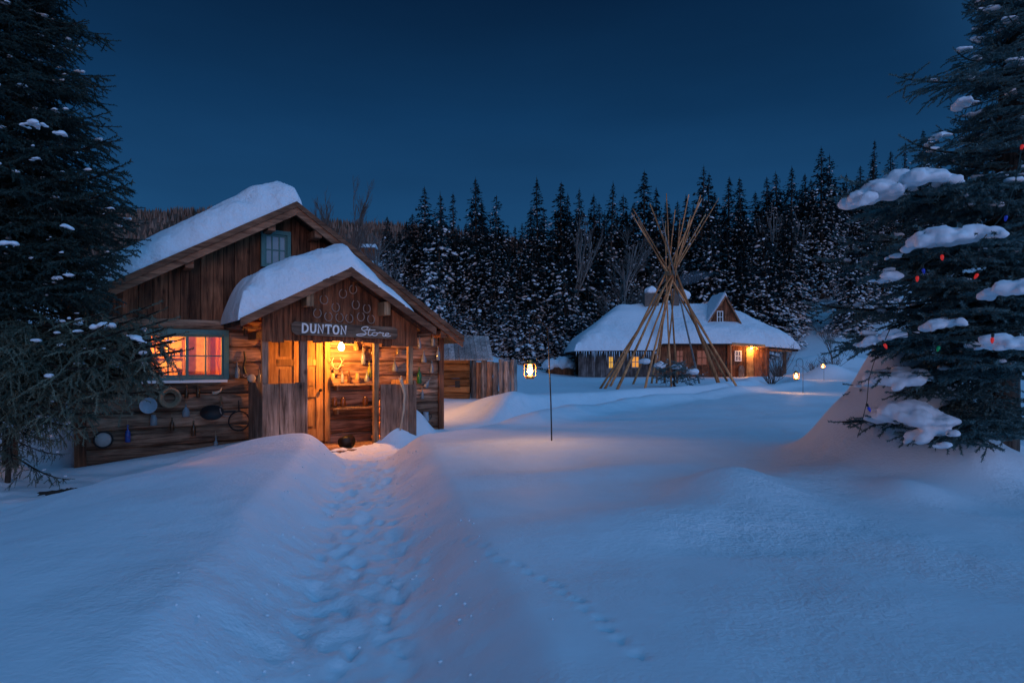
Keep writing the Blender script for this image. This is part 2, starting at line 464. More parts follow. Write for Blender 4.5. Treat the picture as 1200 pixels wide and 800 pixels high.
# ---------------------------------------------------------------- ground
PATH1 = [(-0.25, -6), (-0.45, 1.2), (-0.72, 2.9), (-1.22, 5.1), (-1.75, 7.6), (-2.15, 9.0), (-2.55, 9.9), (-2.95, 10.6)]
PATH2 = [(-2.2, 9.6), (-1.3, 10.6), (-0.2, 12.4), (2.2, 16.2), (5.5, 20.5), (9.0, 25.0), (12.5, 30.0), (15.0, 36.0)]
TRENCH = [(-3.95, 9.75), (-4.7, 9.1), (-5.2, 8.2), (-5.35, 7.0), (-5.15, 5.6), (-5.1, 4.0), (-5.3, 2.5)]
def gz_noise(x, y):
    return 0.39 + 0.34 * fbm(x * 0.24 + 3, y * 0.24, 3) + 0.10 * fbm(x * 0.8, y * 0.8 + 7, 3)
MOUNDS = [  # x, y, amp, sx, sy, rot
    (1.75, 5.0, 0.22, 0.32, 0.30, 0), (2.6, 5.5, 0.14, 0.4, 0.35, 0.3), (3.1, 4.9, 0.14, 0.22, 0.22, 0), (1.1, 4.2, 0.10, 0.9, 0.3, 0.3), (0.4, 5.8, 0.08, 0.8, 0.25, 0.2),
    (3.98, 6.5, 0.98, 0.36, 0.70, -0.15), (3.40, 6.2, 0.26, 0.36, 0.55, 0.1), (4.45, 6.5, 0.50, 0.45, 0.5, 0), (3.62, 5.9, 0.16, 0.16, 0.2, 0), (4.1, 5.75, 0.20, 0.2, 0.18, 0), (3.35, 6.5, 0.16, 0.15, 0.3, 0), (3.95, 5.3, 0.14, 0.15, 0.14, 0), (3.75, 6.4, 0.12, 0.12, 0.2, 0), (4.4, 5.35, 0.12, 0.2, 0.14, 0), (5.6, 5.2, 0.10, 0.9, 0.8, 0),
    (-3.3, 8.5, 0.10, 0.6, 0.5, 0.6), (-1.75, 10.75, 0.16, 0.30, 0.26, 0.5),
    (-0.55, 15.2, 0.24, 0.6, 0.8, 0.2), (0.5, 7.6, 0.10, 1.2, 0.8, 0), (-6.6, 6.2, 0.35, 0.7, 0.7, 0), (-3.0, 5.0, 0.14, 1.0, 2.0, 0.4),
    (19.5, 38.5, 0.9, 0.9, 0.7, 0), (21.8, 41, 0.5, 1.2, 0.8, 0), (23.5, 47, 1.2, 3.0, 2.0, 0), (26, 38, 0.9, 3.0, 2.0, 0)]
TIPI_C = at(787, 453, 28.0); TIPI_C.z = 0
def ground(x, y, fine=True):
    x = np.asarray(x, float); y = np.asarray(y, float)
    z = gz_noise(x, y) + 0.03
    z = z - 0.30 * sstep(2.2, 4.6, -x) * (1 - sstep(8.5, 10.5, y))
    far = sstep(14, 26, y)
    z = z * (1 - far * 0.6) + far * 0.6 * (0.36 + 0.1 * fbm(x * 0.35, y * 0.35, 3))
    for mx, my, a, sx, sy, ro in MOUNDS:
        c, s = math.cos(ro), math.sin(ro)
        dx = (x - mx) * c + (y - my) * s; dy = -(x - mx) * s + (y - my) * c
        z = z + a * np.exp(-0.5 * ((dx / sx) ** 2 + (dy / sy) ** 2))
    # hillside behind and to the right, rise to the left of the store
    def soft(v, k): return np.logaddexp(0, v / k) * k
    r = soft(0.27 * (x - 15) + 0.28 * (y - 60), 1.2)
    r = r + soft(0.30 * (y - 92), 3.0) * 0.55 * sstep(5, 30, x)
    r = 46 * (1 - np.exp(-r / 46))
    z = z + r
    l = soft(0.36 * (-x - 8.6) + 0.10 * (y - 10), 0.5)
    z = z + 18 * (1 - np.exp(-l / 18))
    # trodden ways
    wob = 0.10 * fbm(x * 1.3, y * 1.3, 3)
    d1 = polydist(x, y, PATH1) + wob
    wd = 0.28 * sstep(8.6, 10.0, y)
    c1 = (1 - sstep(0.20 + wd, 0.80 + wd, d1)) * (.90 + .06 * sstep(7.0, 9.3, y))
    z = z * (1 - c1) + c1 * (0.14 - 0.13 * sstep(8.0, 10.0, y) + 0.10 * fbm(x * 4.5, y * 4.5, 4))
    d2 = polydist(x, y, PATH2) + wob * 1.6
    z = z + 0.20 * np.exp(-((d2 - 1.15) / 0.36) ** 2) * sstep(9.5, 12, y)
    c2 = (1 - sstep(0.40, 1.0, d2)) * (0.9 - 0.3 * far)
    z = z * (1 - c2) + c2 * (0.0 + 0.08 * far)
    d3 = polydist(x, y, TRENCH) + wob * 3
    c3 = (1 - sstep(0.55, 1.30, d3)) * 0.97
    z = z * (1 - c3) + c3 * (-0.03 + 0.14 * fbm(x * 2.2, y * 2.2, 4))
    # hollow along the store's walls
    s = (x - SL.x) * SU.x + (y - SL.y) * SU.y
    o = (x - SL.x) * SN.x + (y - SL.y) * SN.y
    top = np.clip(1.15 - 0.28 * np.maximum(s, 0), 0.35, 1.2)
    cw = (1 - sstep(0.15, 0.15 + top, o)) * sstep(-1.2, -0.3, s) * (1 - sstep(2.35, 3.0, s)) * sstep(-1.0, -0.1, o)
    z = z * (1 - cw) + cw * (-0.06 + 0.10 * np.clip(s, 0, 3))
    cr_ = (1 - sstep(0.1, 1.4, o)) * sstep(5.2, 5.7, s) * (1 - sstep(7.0, 8.6, s)) * sstep(-6, -3, o)
    z = z * (1 - cr_ * .8) + cr_ * .8 * 0.02
    # drip line hollows round the tipi poles
    # inside the store and porch the snow stays under the floor
    ins = sstep(-0.02, 0.1, s) * (1 - sstep(W_LEN - 0.1, W_LEN + 0.02, s)) * sstep(-0.02, 0.1, -o) * (1 - sstep(6.0, 6.15, -o))
    z = z * (1 - ins) + ins * (-0.3)
    pin = sstep(PS0 - 0.0, PS0 + 0.12, s) * (1 - sstep(PS1 - 0.12, PS1, s)) * (1 - sstep(PO - 0.22, PO - 0.05, o)) * sstep(-0.1, 0.05, o)
    z = z * (1 - pin) + pin * (-0.2)
    if fine:
        for fx, fy, fr, fa, dp in FOOT:
            m = (np.abs(x - fx) < 0.45) & (np.abs(y - fy) < 0.45)
            if not m.any(): continue
            c, sn = math.cos(fa), math.sin(fa)
            dx = (x[m] - fx) * c + (y[m] - fy) * sn; dy = -(x[m] - fx) * sn + (y[m] - fy) * c
            q = np.sqrt((dx / fr) ** 2 + (dy / (fr * 2.1)) ** 2)
            z[m] += -dp * (1 - sstep(0.55, 1.1, q)) + dp * 0.35 * np.exp(-((q - 1.35) / 0.3) ** 2)
    return z
PS0 = fac(309, 480, PO)[0]; PS1 = fac(489, 480, PO)[0]
FOOT = []
def along(pts, step, spread, r0, r1, dp0, dp1, side=0.0):
    k = 1
    for (ax, ay), (bx, by) in zip(pts[:-1], pts[1:]):
        n = int(math.hypot(bx - ax, by - ay) / step) + 1
        for i in range(n):
            t = (i + random.random()) / n
            a = math.atan2(by - ay, bx - ax)
            off = random.uniform(-spread, spread) + side * k; k = -k
            FOOT.append((ax + (bx - ax) * t - math.sin(a) * off, ay + (by - ay) * t + math.cos(a) * off, random.uniform(r0, r1), a - math.pi / 2 + random.uniform(-.35, .35), random.uniform(dp0, dp1)))
along(PATH1[1:], 0.055, 0.30, 0.035, 0.08, 0.006, 0.024)
along(PATH2[:5], 0.16, 0.40, 0.06, 0.11, 0.02, 0.05)
tr = []
for px, py in ((482, 640), (500, 634), (535, 633), (556, 645), (590, 668), (640, 690), (690, 730), (730, 770), (760, 812)):
    d = (CAMZ - 0.36) * FPX / (py - HZ); tr.append(((px - CX) / FPX * d, d))
for (ax, ay), (bx, by) in zip(tr[:-1], tr[1:]):
    n = max(2, int(math.hypot(bx - ax, by - ay) / 0.10))
    for i in range(n):
        t = i / n; a = math.atan2(by - ay, bx - ax); sd = 0.014 * (1 if i % 2 else -1)
        FOOT.append((ax + (bx - ax) * t - math.sin(a) * sd, ay + (by - ay) * t + math.cos(a) * sd, 0.021, a - math.pi / 2, 0.013))
def gz(x, y):
    return float(ground(np.array([x]), np.array([y]), False)[0])

def axis_samples(segs):
    out = []
    for a, b, s0, s1 in segs:
        x = a
        while x < b:
            out.append(x); t = (x - a) / (b - a); x += s0 + (s1 - s0) * t
    out.append(segs[-1][1])
    return np.array(out)
gx = axis_samples([(-260, -30, 12, 1.0), (-30, -9, 1.0, 0.12), (-9, -4, 0.09, 0.04), (-4, 2.2, 0.026, 0.026), (2.2, 6, 0.03, 0.07), (6, 30, 0.09, 0.8), (30, 260, 0.9, 12)])
gy = axis_samples([(-40, 1, 4, 0.15), (1, 2, 0.1, 0.025), (2, 6, 0.024, 0.03), (6, 12, 0.03, 0.06), (12, 40, 0.07, 0.35), (40, 110, 0.4, 1.5), (110, 420, 1.6, 12)])
GX, GY = np.meshgrid(gx, gy)
GZ = ground(GX.ravel(), GY.ravel()).reshape(GX.shape)
ny_, nx_ = GX.shape
idx = np.arange(ny_ * nx_).reshape(ny_, nx_)
GF = np.stack([idx[:-1, :-1], idx[:-1, 1:], idx[1:, 1:], idx[1:, :-1]], -1).reshape(-1, 4)
g = np_mesh('snow_ground', np.stack([GX.ravel(), GY.ravel(), GZ.ravel()], 1), GF, M['snow'], smooth=True)
tag(g, 'deep blue snow field with trodden path to the doorway', 'snow', kind='structure')

# crumbs of snow kicked up along the trodden path
cv = []; cf = []; cb = 0
bm_ = bmesh.new(); bmesh.ops.create_icosphere(bm_, subdivisions=1, radius=1.0)
_iv = np.array([v.co[:] for v in bm_.verts]); _if = np.array([[v.index for v in f.verts] for f in bm_.faces]); bm_.free()
for (ax, ay), (bx, by) in list(zip(PATH1[1:-1], PATH1[2:])) + list(zip(PATH2[:2], PATH2[1:3])):
    L_ = math.hypot(bx - ax, by - ay)
    for _ in range(int(L_ * 46)):
        t_ = random.random(); of = random.choice((-1, 1)) * abs(random.gauss(.42, .16))
        x_ = ax + (bx - ax) * t_ - (by - ay) / L_ * of; y_ = ay + (by - ay) * t_ + (bx - ax) / L_ * of
        r_ = random.choice((.003, .004, .005, .007, .010)) * random.uniform(.7, 1.2)
        cv.append(_iv * (1 + .3 * RS.randn(len(_iv), 1)) * np.array([r_ * 1.2, r_, r_ * .75]) + np.array([x_, y_, 0.0])); cf.append(_if + cb); cb += len(_iv)
cvv = np.concatenate(cv); cen = np.concatenate([np.repeat(c.mean(0)[None], len(c), 0) for c in cv])
cvv[:, 2] += ground(cen[:, 0], cen[:, 1], False) + .003
cl0 = np_mesh('snow_crumbs', cvv, np.concatenate(cf), M['snow_clump'], smooth=True); tag(cl0, 'loose crumbs of snow along the trodden path', 'snow', kind='stuff')

# distant brown hill
hx = np.linspace(-420, 330, 120); hy = np.linspace(170, 520, 40)
HX, HY = np.meshgrid(hx, hy)
def hill_z(x, y):
    pxs = CX + x / 330.0 * FPX
    ridge = np.interp(pxs, [-400, 0, 145, 300, 430, 500, 600, 720, 900, 1300], [96, 92, 84, 82, 80, 76, 69, 64, 58, 40])
    t = np.clip((y - 170) / (330 - 170), 0, 1)
    return ridge * sstep(0, 1, t) * (0.94 + 0.16 * fbm(x * 0.02, y * 0.02, 4)) - np.maximum(y - 340, 0) * 0.05 - 3
HZZ = hill_z(HX.ravel(), HY.ravel())
m_, nt_, b_ = newmat('hill_scrub')
tcn = nt_.nodes.new('ShaderNodeTexCoord'); nzn = nt_.nodes.new('ShaderNodeTexNoise'); nzn.inputs['Scale'].default_value = 0.12; nzn.inputs['Detail'].default_value = 10
nzn.inputs['Roughness'].default_value = 0.75
mpn = nt_.nodes.new('ShaderNodeMapping'); mpn.inputs['Scale'].default_value = (1, 1, 0.25)
nt_.links.new(tcn.outputs['Object'], mpn.inputs[0]); nt_.links.new(mpn.outputs[0], nzn.inputs['Vector'])
rpn = nt_.nodes.new('ShaderNodeValToRGB'); rpn.color_ramp.elements[0].color = (0.07, 0.036, 0.024, 1); rpn.color_ramp.elements[0].position = 0.4
rpn.color_ramp.elements[1].color = (0.26, 0.16, 0.12, 1); rpn.color_ramp.elements[1].position = 0.72
nt_.links.new(nzn.outputs['Fac'], rpn.inputs['Fac']); nt_.links.new(rpn.outputs['Color'], b_.inputs['Base Color']); b_.inputs['Roughness'].default_value = 1
hidx = np.arange(HX.size).reshape(HX.shape)
HF = np.stack([hidx[:-1, :-1], hidx[:-1, 1:], hidx[1:, 1:], hidx[1:, :-1]], -1).reshape(-1, 4)
hl = np_mesh('hill', np.stack([HX.ravel(), HY.ravel(), HZZ], 1), HF, m_, smooth=True)
tag(hl, 'long brown wooded hill on the horizon', 'hill', kind='structure')

# bare woods on that hill: nobody could count them
def hill_wood():
    n = 15000
    x = RS.uniform(-330, 200, n); y = RS.uniform(215, 345, n)
    keep = y > 215
    z = hill_z(x, y)
    V = []; F = []
    h = RS.uniform(2.2, 4.8, n); w = RS.uniform(0.5, 1.5, n) * 0.6
    V = np.zeros((n, 6, 3)); F = np.zeros((n, 2, 3), int)
    for k in range(2):
        a = RS.rand(n) * math.pi
        V[:, k * 3 + 0] = np.stack([x - w * np.cos(a), y - w * np.sin(a), z - .5 + h * 0.15], 1)
        V[:, k * 3 + 1] = np.stack([x + w * np.cos(a), y + w * np.sin(a), z - .5 + h * 0.15], 1)
        V[:, k * 3 + 2] = np.stack([x, y, z + h], 1)
        F[:, k] = np.arange(n)[:, None] * 6 + k * 3 + np.arange(3)[None]
    con = (RS.rand(n) < 0.10 + 0.6 * (y > 322)).astype(int)
    return V.reshape(-1, 3), F.reshape(-1, 3), np.repeat(con, 2), np.repeat(RS.rand(n), 6)
hv, hf, hmi, hti = hill_wood()
M['scrub'] = foliage_mat('bare_woodland', (0.10, 0.055, 0.038), (0.28, 0.17, 0.125), scale=0.05)
M['hillfir'] = foliage_mat('hill_firs', (0.03, 0.03, 0.022), (0.09, 0.065, 0.045), scale=0.05)
hw = np_mesh('distant_woods', hv, hf, [M['scrub'], M['hillfir']], mi=hmi, tint=hti)
tag(hw, 'bare brown woods covering the far hill', 'woods', kind='stuff')

# ---------------------------------------------------------------- forest conifers
def ico_small():
    bm = bmesh.new(); bmesh.ops.create_icosphere(bm, subdivisions=1, radius=1.0)
    V = np.array([v.co[:] for v in bm.verts]); F = np.array([[v.index for v in f.verts] for f in bm.faces]); bm.free()
    return V, F
ICO_V, ICO_F = ico_small()

def conifer_proto(seed, H, rad, snowy, ragged=0.3, bare=0.04, lean=0.0, power=0.85):
    rs = np.random.RandomState(seed)
    nb = int(H * 25)
    t = rs.rand(nb) ** 0.9
    zz = H * (bare + (1 - bare) * t)
    az = rs.rand(nb) * 2 * math.pi
    L = rad * ((1 - t) ** power) * (1 + ragged * rs.randn(nb)).clip(0.35, 1.6) + 0.07
    droop = 0.30 + 0.35 * (1 - t) + 0.15 * rs.randn(nb)
    VV = []; FF = []; TT = []; base = 0
    SV = []; SF = []; sb = 0
    for i in range(nb):
        ca, sa = math.cos(az[i]), math.sin(az[i])
        nseg = max(3, int(L[i] / 0.19))
        tint = rs.rand()
        for j in range(nseg):
            q = (j + rs.rand()) / nseg
            r = L[i] * (0.12 + 0.88 * q)
            z = zz[i] - droop[i] * r * (0.6 + 0.4 * q) + 0.10 * r * q * q
            side = rs.uniform(-1, 1) * 0.50 * L[i] * (1.05 - q)
            cx_, cy_ = ca * r - sa * side, sa * r + ca * side
            ln = rs.uniform(0.20, 0.42) * (0.75 + 0.15 * L[i]); wd = rs.uniform(0.07, 0.17) * min(1, .35 + .6 * L[i]); ln *= min(1, .45 + .5 * L[i])
            da = az[i] + rs.uniform(-0.9, 0.9)
            dz = rs.uniform(-0.75, 0.12)
            d = np.array([math.cos(da), math.sin(da), dz]); d /= np.linalg.norm(d)
            s = np.array([-d[1], d[0], rs.uniform(-.4, .4)]); s /= np.linalg.norm(s)
            c = np.array([cx_, cy_, z])
            VV += [c - s * wd - d * ln * 0.3, c + s * wd - d * ln * 0.3, c + d * ln + s * 0.02, c + d * ln * 0.55 - s * wd * 1.3]
            FF += [(base, base + 1, base + 2), (base, base + 2, base + 3)]; base += 4
            TT += [tint] * 4
            ps = snowy * (1 - t[i]) ** 1.5 * 1.35 * (0.5 + 0.6 * q)
            if rs.rand() < ps and L[i] > 0.3:
                rr = rs.uniform(0.07, 0.17) * (0.8 + 0.4 * (1 - t[i])) * (1.6 if rs.rand() < 0.10 else 1)
                e = np.array([rr * rs.uniform(0.8, 1.7), rr * rs.uniform(0.7, 1.1), rr * rs.uniform(0.4, 0.7)])
                rv = ICO_V * (1 + 0.22 * rs.randn(len(ICO_V), 1)) * e
                aa = da; x_ = rv[:, 0] * math.cos(aa) - rv[:, 1] * math.sin(aa); y_ = rv[:, 0] * math.sin(aa) + rv[:, 1] * math.cos(aa)
                SV.append(np.stack([x_ + cx_, y_ + cy_, rv[:, 2] + z + 0.06 - 0.3 * rv[:, 0]], 1)); SF.append(ICO_F + sb); sb += len(ICO_V)
    # leader
    for k in range(10):
        z = H - k * 0.10; a = rs.rand() * 6.28
        d = np.array([math.cos(a), math.sin(a), 0.5]); s = np.array([-d[1], d[0], 0])
        c = np.array([0, 0, z]); ln = 0.12 + 0.03 * k
        VV += [c - s * 0.035, c + s * 0.035, c + d * ln * .7, c + np.array([0, 0, .42])]
        FF += [(base, base + 1, base + 2), (base, base + 1, base + 3)]; base += 4; TT += [.5] * 4
    crown = (np.array(VV), np.array(FF), np.array(TT))
    snow = (np.concatenate(SV), np.concatenate(SF)) if SV else None
    mb = MB()
    n = 8
    mb.tube([(0.04 * math.sin(i), 0.04 * math.cos(i * 1.3), H * i / n) for i in range(n + 1)], [0.017 * H * (1 - 0.93 * i / n) for i in range(n + 1)], 7)
    return crown, snow, mb

PROTO = []
specs = [(1, 20, 3.1, 0.42, .30, 0.03, .75), (2, 20, 2.6, 0.40, .35, 0.03, .72), (3, 19, 3.4, 0.48, .28, 0.02, .8), (4, 21, 2.3, 0.34, .38, 0.05, .68),
         (5, 12, 2.7, 0.58, .30, 0.0, .8), (6, 10, 2.5, 0.66, .28, 0.0, .8), (7, 7, 2.0, 0.8, .25, 0.0, .8), (8, 18, 1.3, 0.2, .45, 0.10, .65), (9, 18, 3.1, 0.36, .42, 0.06, .72), (10, 5, 1.6, .9, .25, 0.0, .8)]
for sd, H, rd, sn, rg, ba, pw in specs:
    c, s, tmb = conifer_proto(sd, H, rd, sn, rg, ba, power=pw)
    tr_o = tmb.build('trunk', M['bark'])
    nv = len(c[0])
    cr_o = np_mesh('crown', np.concatenate([c[0], s[0]]), np.concatenate([c[1], s[1] + nv]), [M['needle_far'], M['snow_clump']], tint=np.concatenate([c[2], np.zeros(len(s[0]))]),
                   mi=np.concatenate([np.zeros(len(c[1])), np.ones(len(s[1]))]))
    PROTO.append((H, tr_o.data, cr_o.data))
    for o in (tr_o, cr_o): bpy.data.objects.remove(o)

used_px = []
WHERE = [(-60, 480, 'behind the store roof'), (480, 560, 'right behind the timber shed'), (560, 640, 'behind the slab fence'), (640, 705, 'left of the far cabin'),
         (705, 760, 'behind the left half of the far cabin roof'), (760, 815, 'behind the crossed tipi poles'), (815, 880, 'behind the far cabin dormer'),
         (880, 945, 'behind the far cabin porch'), (945, 1010, 'on the slope right of the far cabin'), (1010, 1300, 'on the slope behind the blue spruce')]
def conifer(px, Y, proto, H=None, topy=None, X=None):
    if X is None: X = (px - CX) / FPX * Y
    px = CX + X / Y * FPX
    z = gz(X, Y) - 0.15
    if topy is not None:
        H = CAMZ + (HZ - topy) / FPX * Y - z
    H0, td, cd = PROTO[proto]
    k = H / H0
    root = empty('spruce_tree', (X, Y, z), random.uniform(0, 6.28))
    kr = k ** 0.5 * random.uniform(0.9, 1.12)
    root.scale = (kr, kr, k); root.rotation_euler = (random.uniform(-.035, .035), random.uniform(-.035, .035), random.uniform(0, 6.28))
    for nm, d in (('trunk', td), ('crown', cd)):
        o = bpy.data.objects.new(nm, d); COL.objects.link(o); o.parent = root
    wh = next((w for a, b, w in WHERE if a <= px < b), 'in the forest')
    size = 'towering' if H > 19 else 'tall' if H > 14 else 'middling' if H > 9 else 'low' if H > 5.5 else 'little'
    form = {0: 'full', 1: 'slim', 2: 'broad', 3: 'narrow', 4: 'bushy', 5: 'cone-shaped', 6: 'squat', 7: 'spindly', 8: 'ragged', 9: 'snow-laden'}[proto]
    row = 'front row' if Y < 58 else 'second row' if Y < 72 else 'middle rows' if Y < 95 else 'back row'
    tag(root, f'{size} {form} forest spruce, {row}, {wh}', 'tree', 'snow-dusted spruces of the forest')
    return root

TOPS = [(499, 219, 66, 2), (513, 238, 70, 1), (533, 228, 72, 7), (558, 208, 68, 0), (579, 228, 66, 8), (602, 266, 74, 7), (616, 244, 70, 1), (630, 210, 66, 3), (654, 213, 68, 0),
        (661, 227, 72, 1), (680, 224, 66, 2), (694, 227, 70, 3), (713, 216, 66, 1), (727, 228, 70, 8), (754, 203, 66, 0), (770, 220, 70, 3), (782, 233, 74, 1), (818, 197, 66, 2), (827, 206, 70, 0),
        (852, 208, 72, 3), (873, 209, 68, 0), (899, 209, 74, 1), (913, 203, 78, 8), (927, 197, 70, 1), (943, 205, 80, 3), (963, 173, 72, 0), (976, 181, 74, 8), (1009, 194, 90, 1), (1020, 166, 88, 7),
        (1024, 184, 92, 3), (1044, 177, 96, 1), (1057, 169, 98, 7), (1088, 153, 84, 0), (1104, 183, 96, 8), (454, 254, 80, 0), (1130, 175, 88, 1), (1170, 160, 90, 2)]
TOPS += [(487, 250, 68, 0), (546, 262, 70, 8), (569, 236, 74, 3), (591, 268, 68, 0), (642, 246, 70, 8), (669, 250, 74, 3), (704, 240, 72, 0), (740, 238, 72, 1), (763, 240, 74, 7), (795, 238, 72, 0), (806, 228, 74, 3),
         (838, 226, 76, 0), (862, 232, 72, 8), (886, 226, 78, 3), (905, 222, 82, 0), (935, 222, 78, 0), (953, 210, 84, 1), (988, 205, 86, 3), (998, 215, 82, 0), (1034, 205, 90, 0), (1070, 195, 96, 3), (1012, 218, 76, 2)]
for px, ty, Y, pr in TOPS:
    conifer(px + random.uniform(-1, 1), Y, pr, topy=ty)
fr = random.Random(5)
for px in range(478, 1110, 10):           # filler ranks behind, lower than the tops above
    p = px + fr.uniform(-6, 6); Y = fr.uniform(74, 92)
    lim = np.interp(p, [478, 560, 600, 640, 830, 960, 1100], [275, 250, 280, 245, 235, 215, 195])
    conifer(p, Y, fr.choice([0, 1, 2, 8, 3]), topy=lim + fr.uniform(0, 26))
for px in range(476, 1010, 11):           # lower snow-laden trees at the forest edge
    p = px + fr.uniform(-6, 6); Y = fr.uniform(57, 66)
    if 925 < p < 992: continue
    conifer(p, Y, fr.choice([4, 5, 4, 5, 2]), H=fr.uniform(8.5, 13.5))
for px in range(480, 700, 12):           # small ones at the very edge
    p = px + fr.uniform(-5, 5); Y = fr.uniform(51, 57)
    conifer(p, Y, fr.choice([6, 5, 9, 6]), H=fr.uniform(4.0, 7.0))
for p, Y, H, pr in ((905, 60, 10, 5), (897, 57, 9, 5), (915, 58, 8.5, 4), (872, 56, 10, 4), (925, 62, 12, 4), (1000, 58, 7, 6), (1016, 62, 9, 5), (1034, 60, 8, 5), (650, 60, 7, 9), (690, 58, 8, 6)):
    conifer(p, Y, pr, H=H)
for i in range(14):                        # forest left of the frame of roofs, behind the store
    conifer(fr.uniform(455, 500), fr.uniform(70, 84), fr.choice([5, 4]), H=fr.uniform(6, 11))

# ---------------------------------------------------------------- leafless trees and shrubs
def bare_tree(mb, base, H, r0, rs, spread=0.35, depth=4, up=0.75, first=0.3):
    def grow(p, d, L, r, k):
        n = 4
        pts = [p]; q = p.copy(); dd = d.copy()
        for i in range(n):
            dd = (dd + Vector((rs.uniform(-1, 1), rs.uniform(-1, 1), rs.uniform(-.4, 1))) * 0.12).normalized()
            q = q + dd * (L / n); pts.append(q.copy())
        mb.tube(pts, [r * (1 - 0.5 * i / n) for i in range(n + 1)], 5 if k > 2 else 3, cap=False)
        if k == 0: return
        m = rs.randint(8, 11) if k == depth else rs.randint(3, 5)
        for j in range(m):
            f = rs.uniform(first if k == depth else 0.25, 1.0)
            b = pts[min(n, int(f * n))]
            a = rs.uniform(0, 6.28)
            nd = (dd * up + Vector((math.cos(a), math.sin(a), 0.15)) * spread * rs.uniform(0.6, 1.5)).normalized()
            grow(b.copy(), nd, L * rs.uniform(0.38, 0.62), r * 0.48, k - 1)
    grow(Vector(base), Vector((0, 0, 1)), H * 0.75, r0, depth)

def leafless(name, px, by, Y, topy, label, mat, spread=.35, X=None, r=None, seed=1, depth=4, up=.75):
    X = (px - CX) / FPX * Y
    z = gz(X, Y) - 0.1
    H = CAMZ + (HZ - topy) / FPX * Y - z
    mb = MB(); bare_tree(mb, (0, 0, 0), H, r or H * 0.011, random.Random(seed), spread, depth, up)
    # the builder overshoots a little: bring the tip to the measured height
    top = max(v[2] for v in mb.v); mb.v = [(v[0], v[1], v[2] * H / top) for v in mb.v]
    root = empty(name, (X, Y, z))
    tag(root, label, 'tree' if H > 3 else 'shrub')
    n_tr = 5 * 5
    a = MB(); a.v = mb.v[:n_tr]; a.t = mb.t[:n_tr]; a.f = [f for f in mb.f if max(f) < n_tr]
    b = MB(); b.v = mb.v[n_tr:]; b.t = mb.t[n_tr:]; b.f = [tuple(i - n_tr for i in f) for f in mb.f if min(f) >= n_tr]
    a.build('trunk', mat, root, smooth=True); b.build('branch_crown', mat, root, smooth=True)
    return root
leafless('bare_aspen', 388, 330, 48, 213, 'slender leafless aspen above the store roof, left of a taller one', M['twig'], .2, seed=3, depth=5, up=1.1)
leafless('bare_aspen', 413, 330, 46, 203, 'taller leafless aspen showing above the right slope of the store roof', M['twig'], .2, seed=8, depth=5, up=1.1)
leafless('bare_aspen', 447, 330, 52, 262, 'greyish leafless tree just right of the store roof slope', M['palebark'], .5, seed=12, depth=5)
leafless('bare_aspen', 462, 330, 50, 285, 'low frosted leafless tree beside the right roof slope', M['palebark'], .6, seed=13, depth=5)
leafless('bare_birch', 737, 345, 54, 262, 'pale leafless birch in front of dark spruces left of the tipi tip', M['palebark'], .42, seed=21, depth=5)
leafless('bare_birch', 657, 345, 60, 255, 'thin pale birch trunk among spruces left of the far cabin', M['palebark'], .16, seed=22, depth=3)
leafless('bare_birch', 905, 345, 64, 235, 'thin pale birch high on the slope above the far porch', M['palebark'], .14, seed=23, depth=3)
leafless('bare_birch', 921, 345, 66, 245, 'thin pale bent birch on the slope beside another birch', M['palebark'], .2, seed=24, depth=3)
leafless('bare_sapling', 977, 420, 43, 372, 'single dark sapling standing in the snow right of the lanterns', M['twig'], .3, seed=25, depth=3)

def shrub(px, Y, H, W, n, label, seed=1, snow=True, mat='twig'):
    X = (px - CX) / FPX * Y; z = gz(X, Y) - 0.05
    rs = random.Random(seed)
    root = empty('bare_shrub', (X, Y, z)); tag(root, label, 'shrub')
    mb = MB()
    for i in range(n):
        a = rs.uniform(0, 6.28); q = rs.uniform(0.1, 1)
        p = Vector((math.cos(a) * .1, math.sin(a) * .1, 0)); pts = [p]
        d = Vector((math.cos(a) * q * W, math.sin(a) * q * W, H * rs.uniform(.6, 1)))
        for k in range(1, 4):
            pts.append(p + d * (k / 3) + Vector((rs.uniform(-.08, .08), rs.uniform(-.08, .08), 0)))
        mb.tube(pts, [0.016, 0.013, 0.010, 0.006], 4, cap=False)
        for k in range(3):
            b = pts[rs.randint(1, 3)]; e = b + Vector((rs.uniform(-.25, .25), rs.uniform(-.25, .25), rs.uniform(.1, .4)))
            mb.tube([b, e], [0.009, 0.005], 3, cap=False)
    mb.build('stems', M[mat], root)
    return root
shrub(912, 37.5, 1.9, 1.0, 46, 'dense dark leafless shrub beside the far cabin porch', 1)
shrub(904, 35.5, 0.9, 0.7, 26, 'low leafless shrub in a snow drift before the far porch', 2)
shrub(955, 42, 0.9, 1.1, 30, 'brownish twiggy shrub behind the two far lanterns', 3)
shrub(978, 44, 1.0, 1.3, 34, 'long low twiggy shrub right of the last lantern', 4)

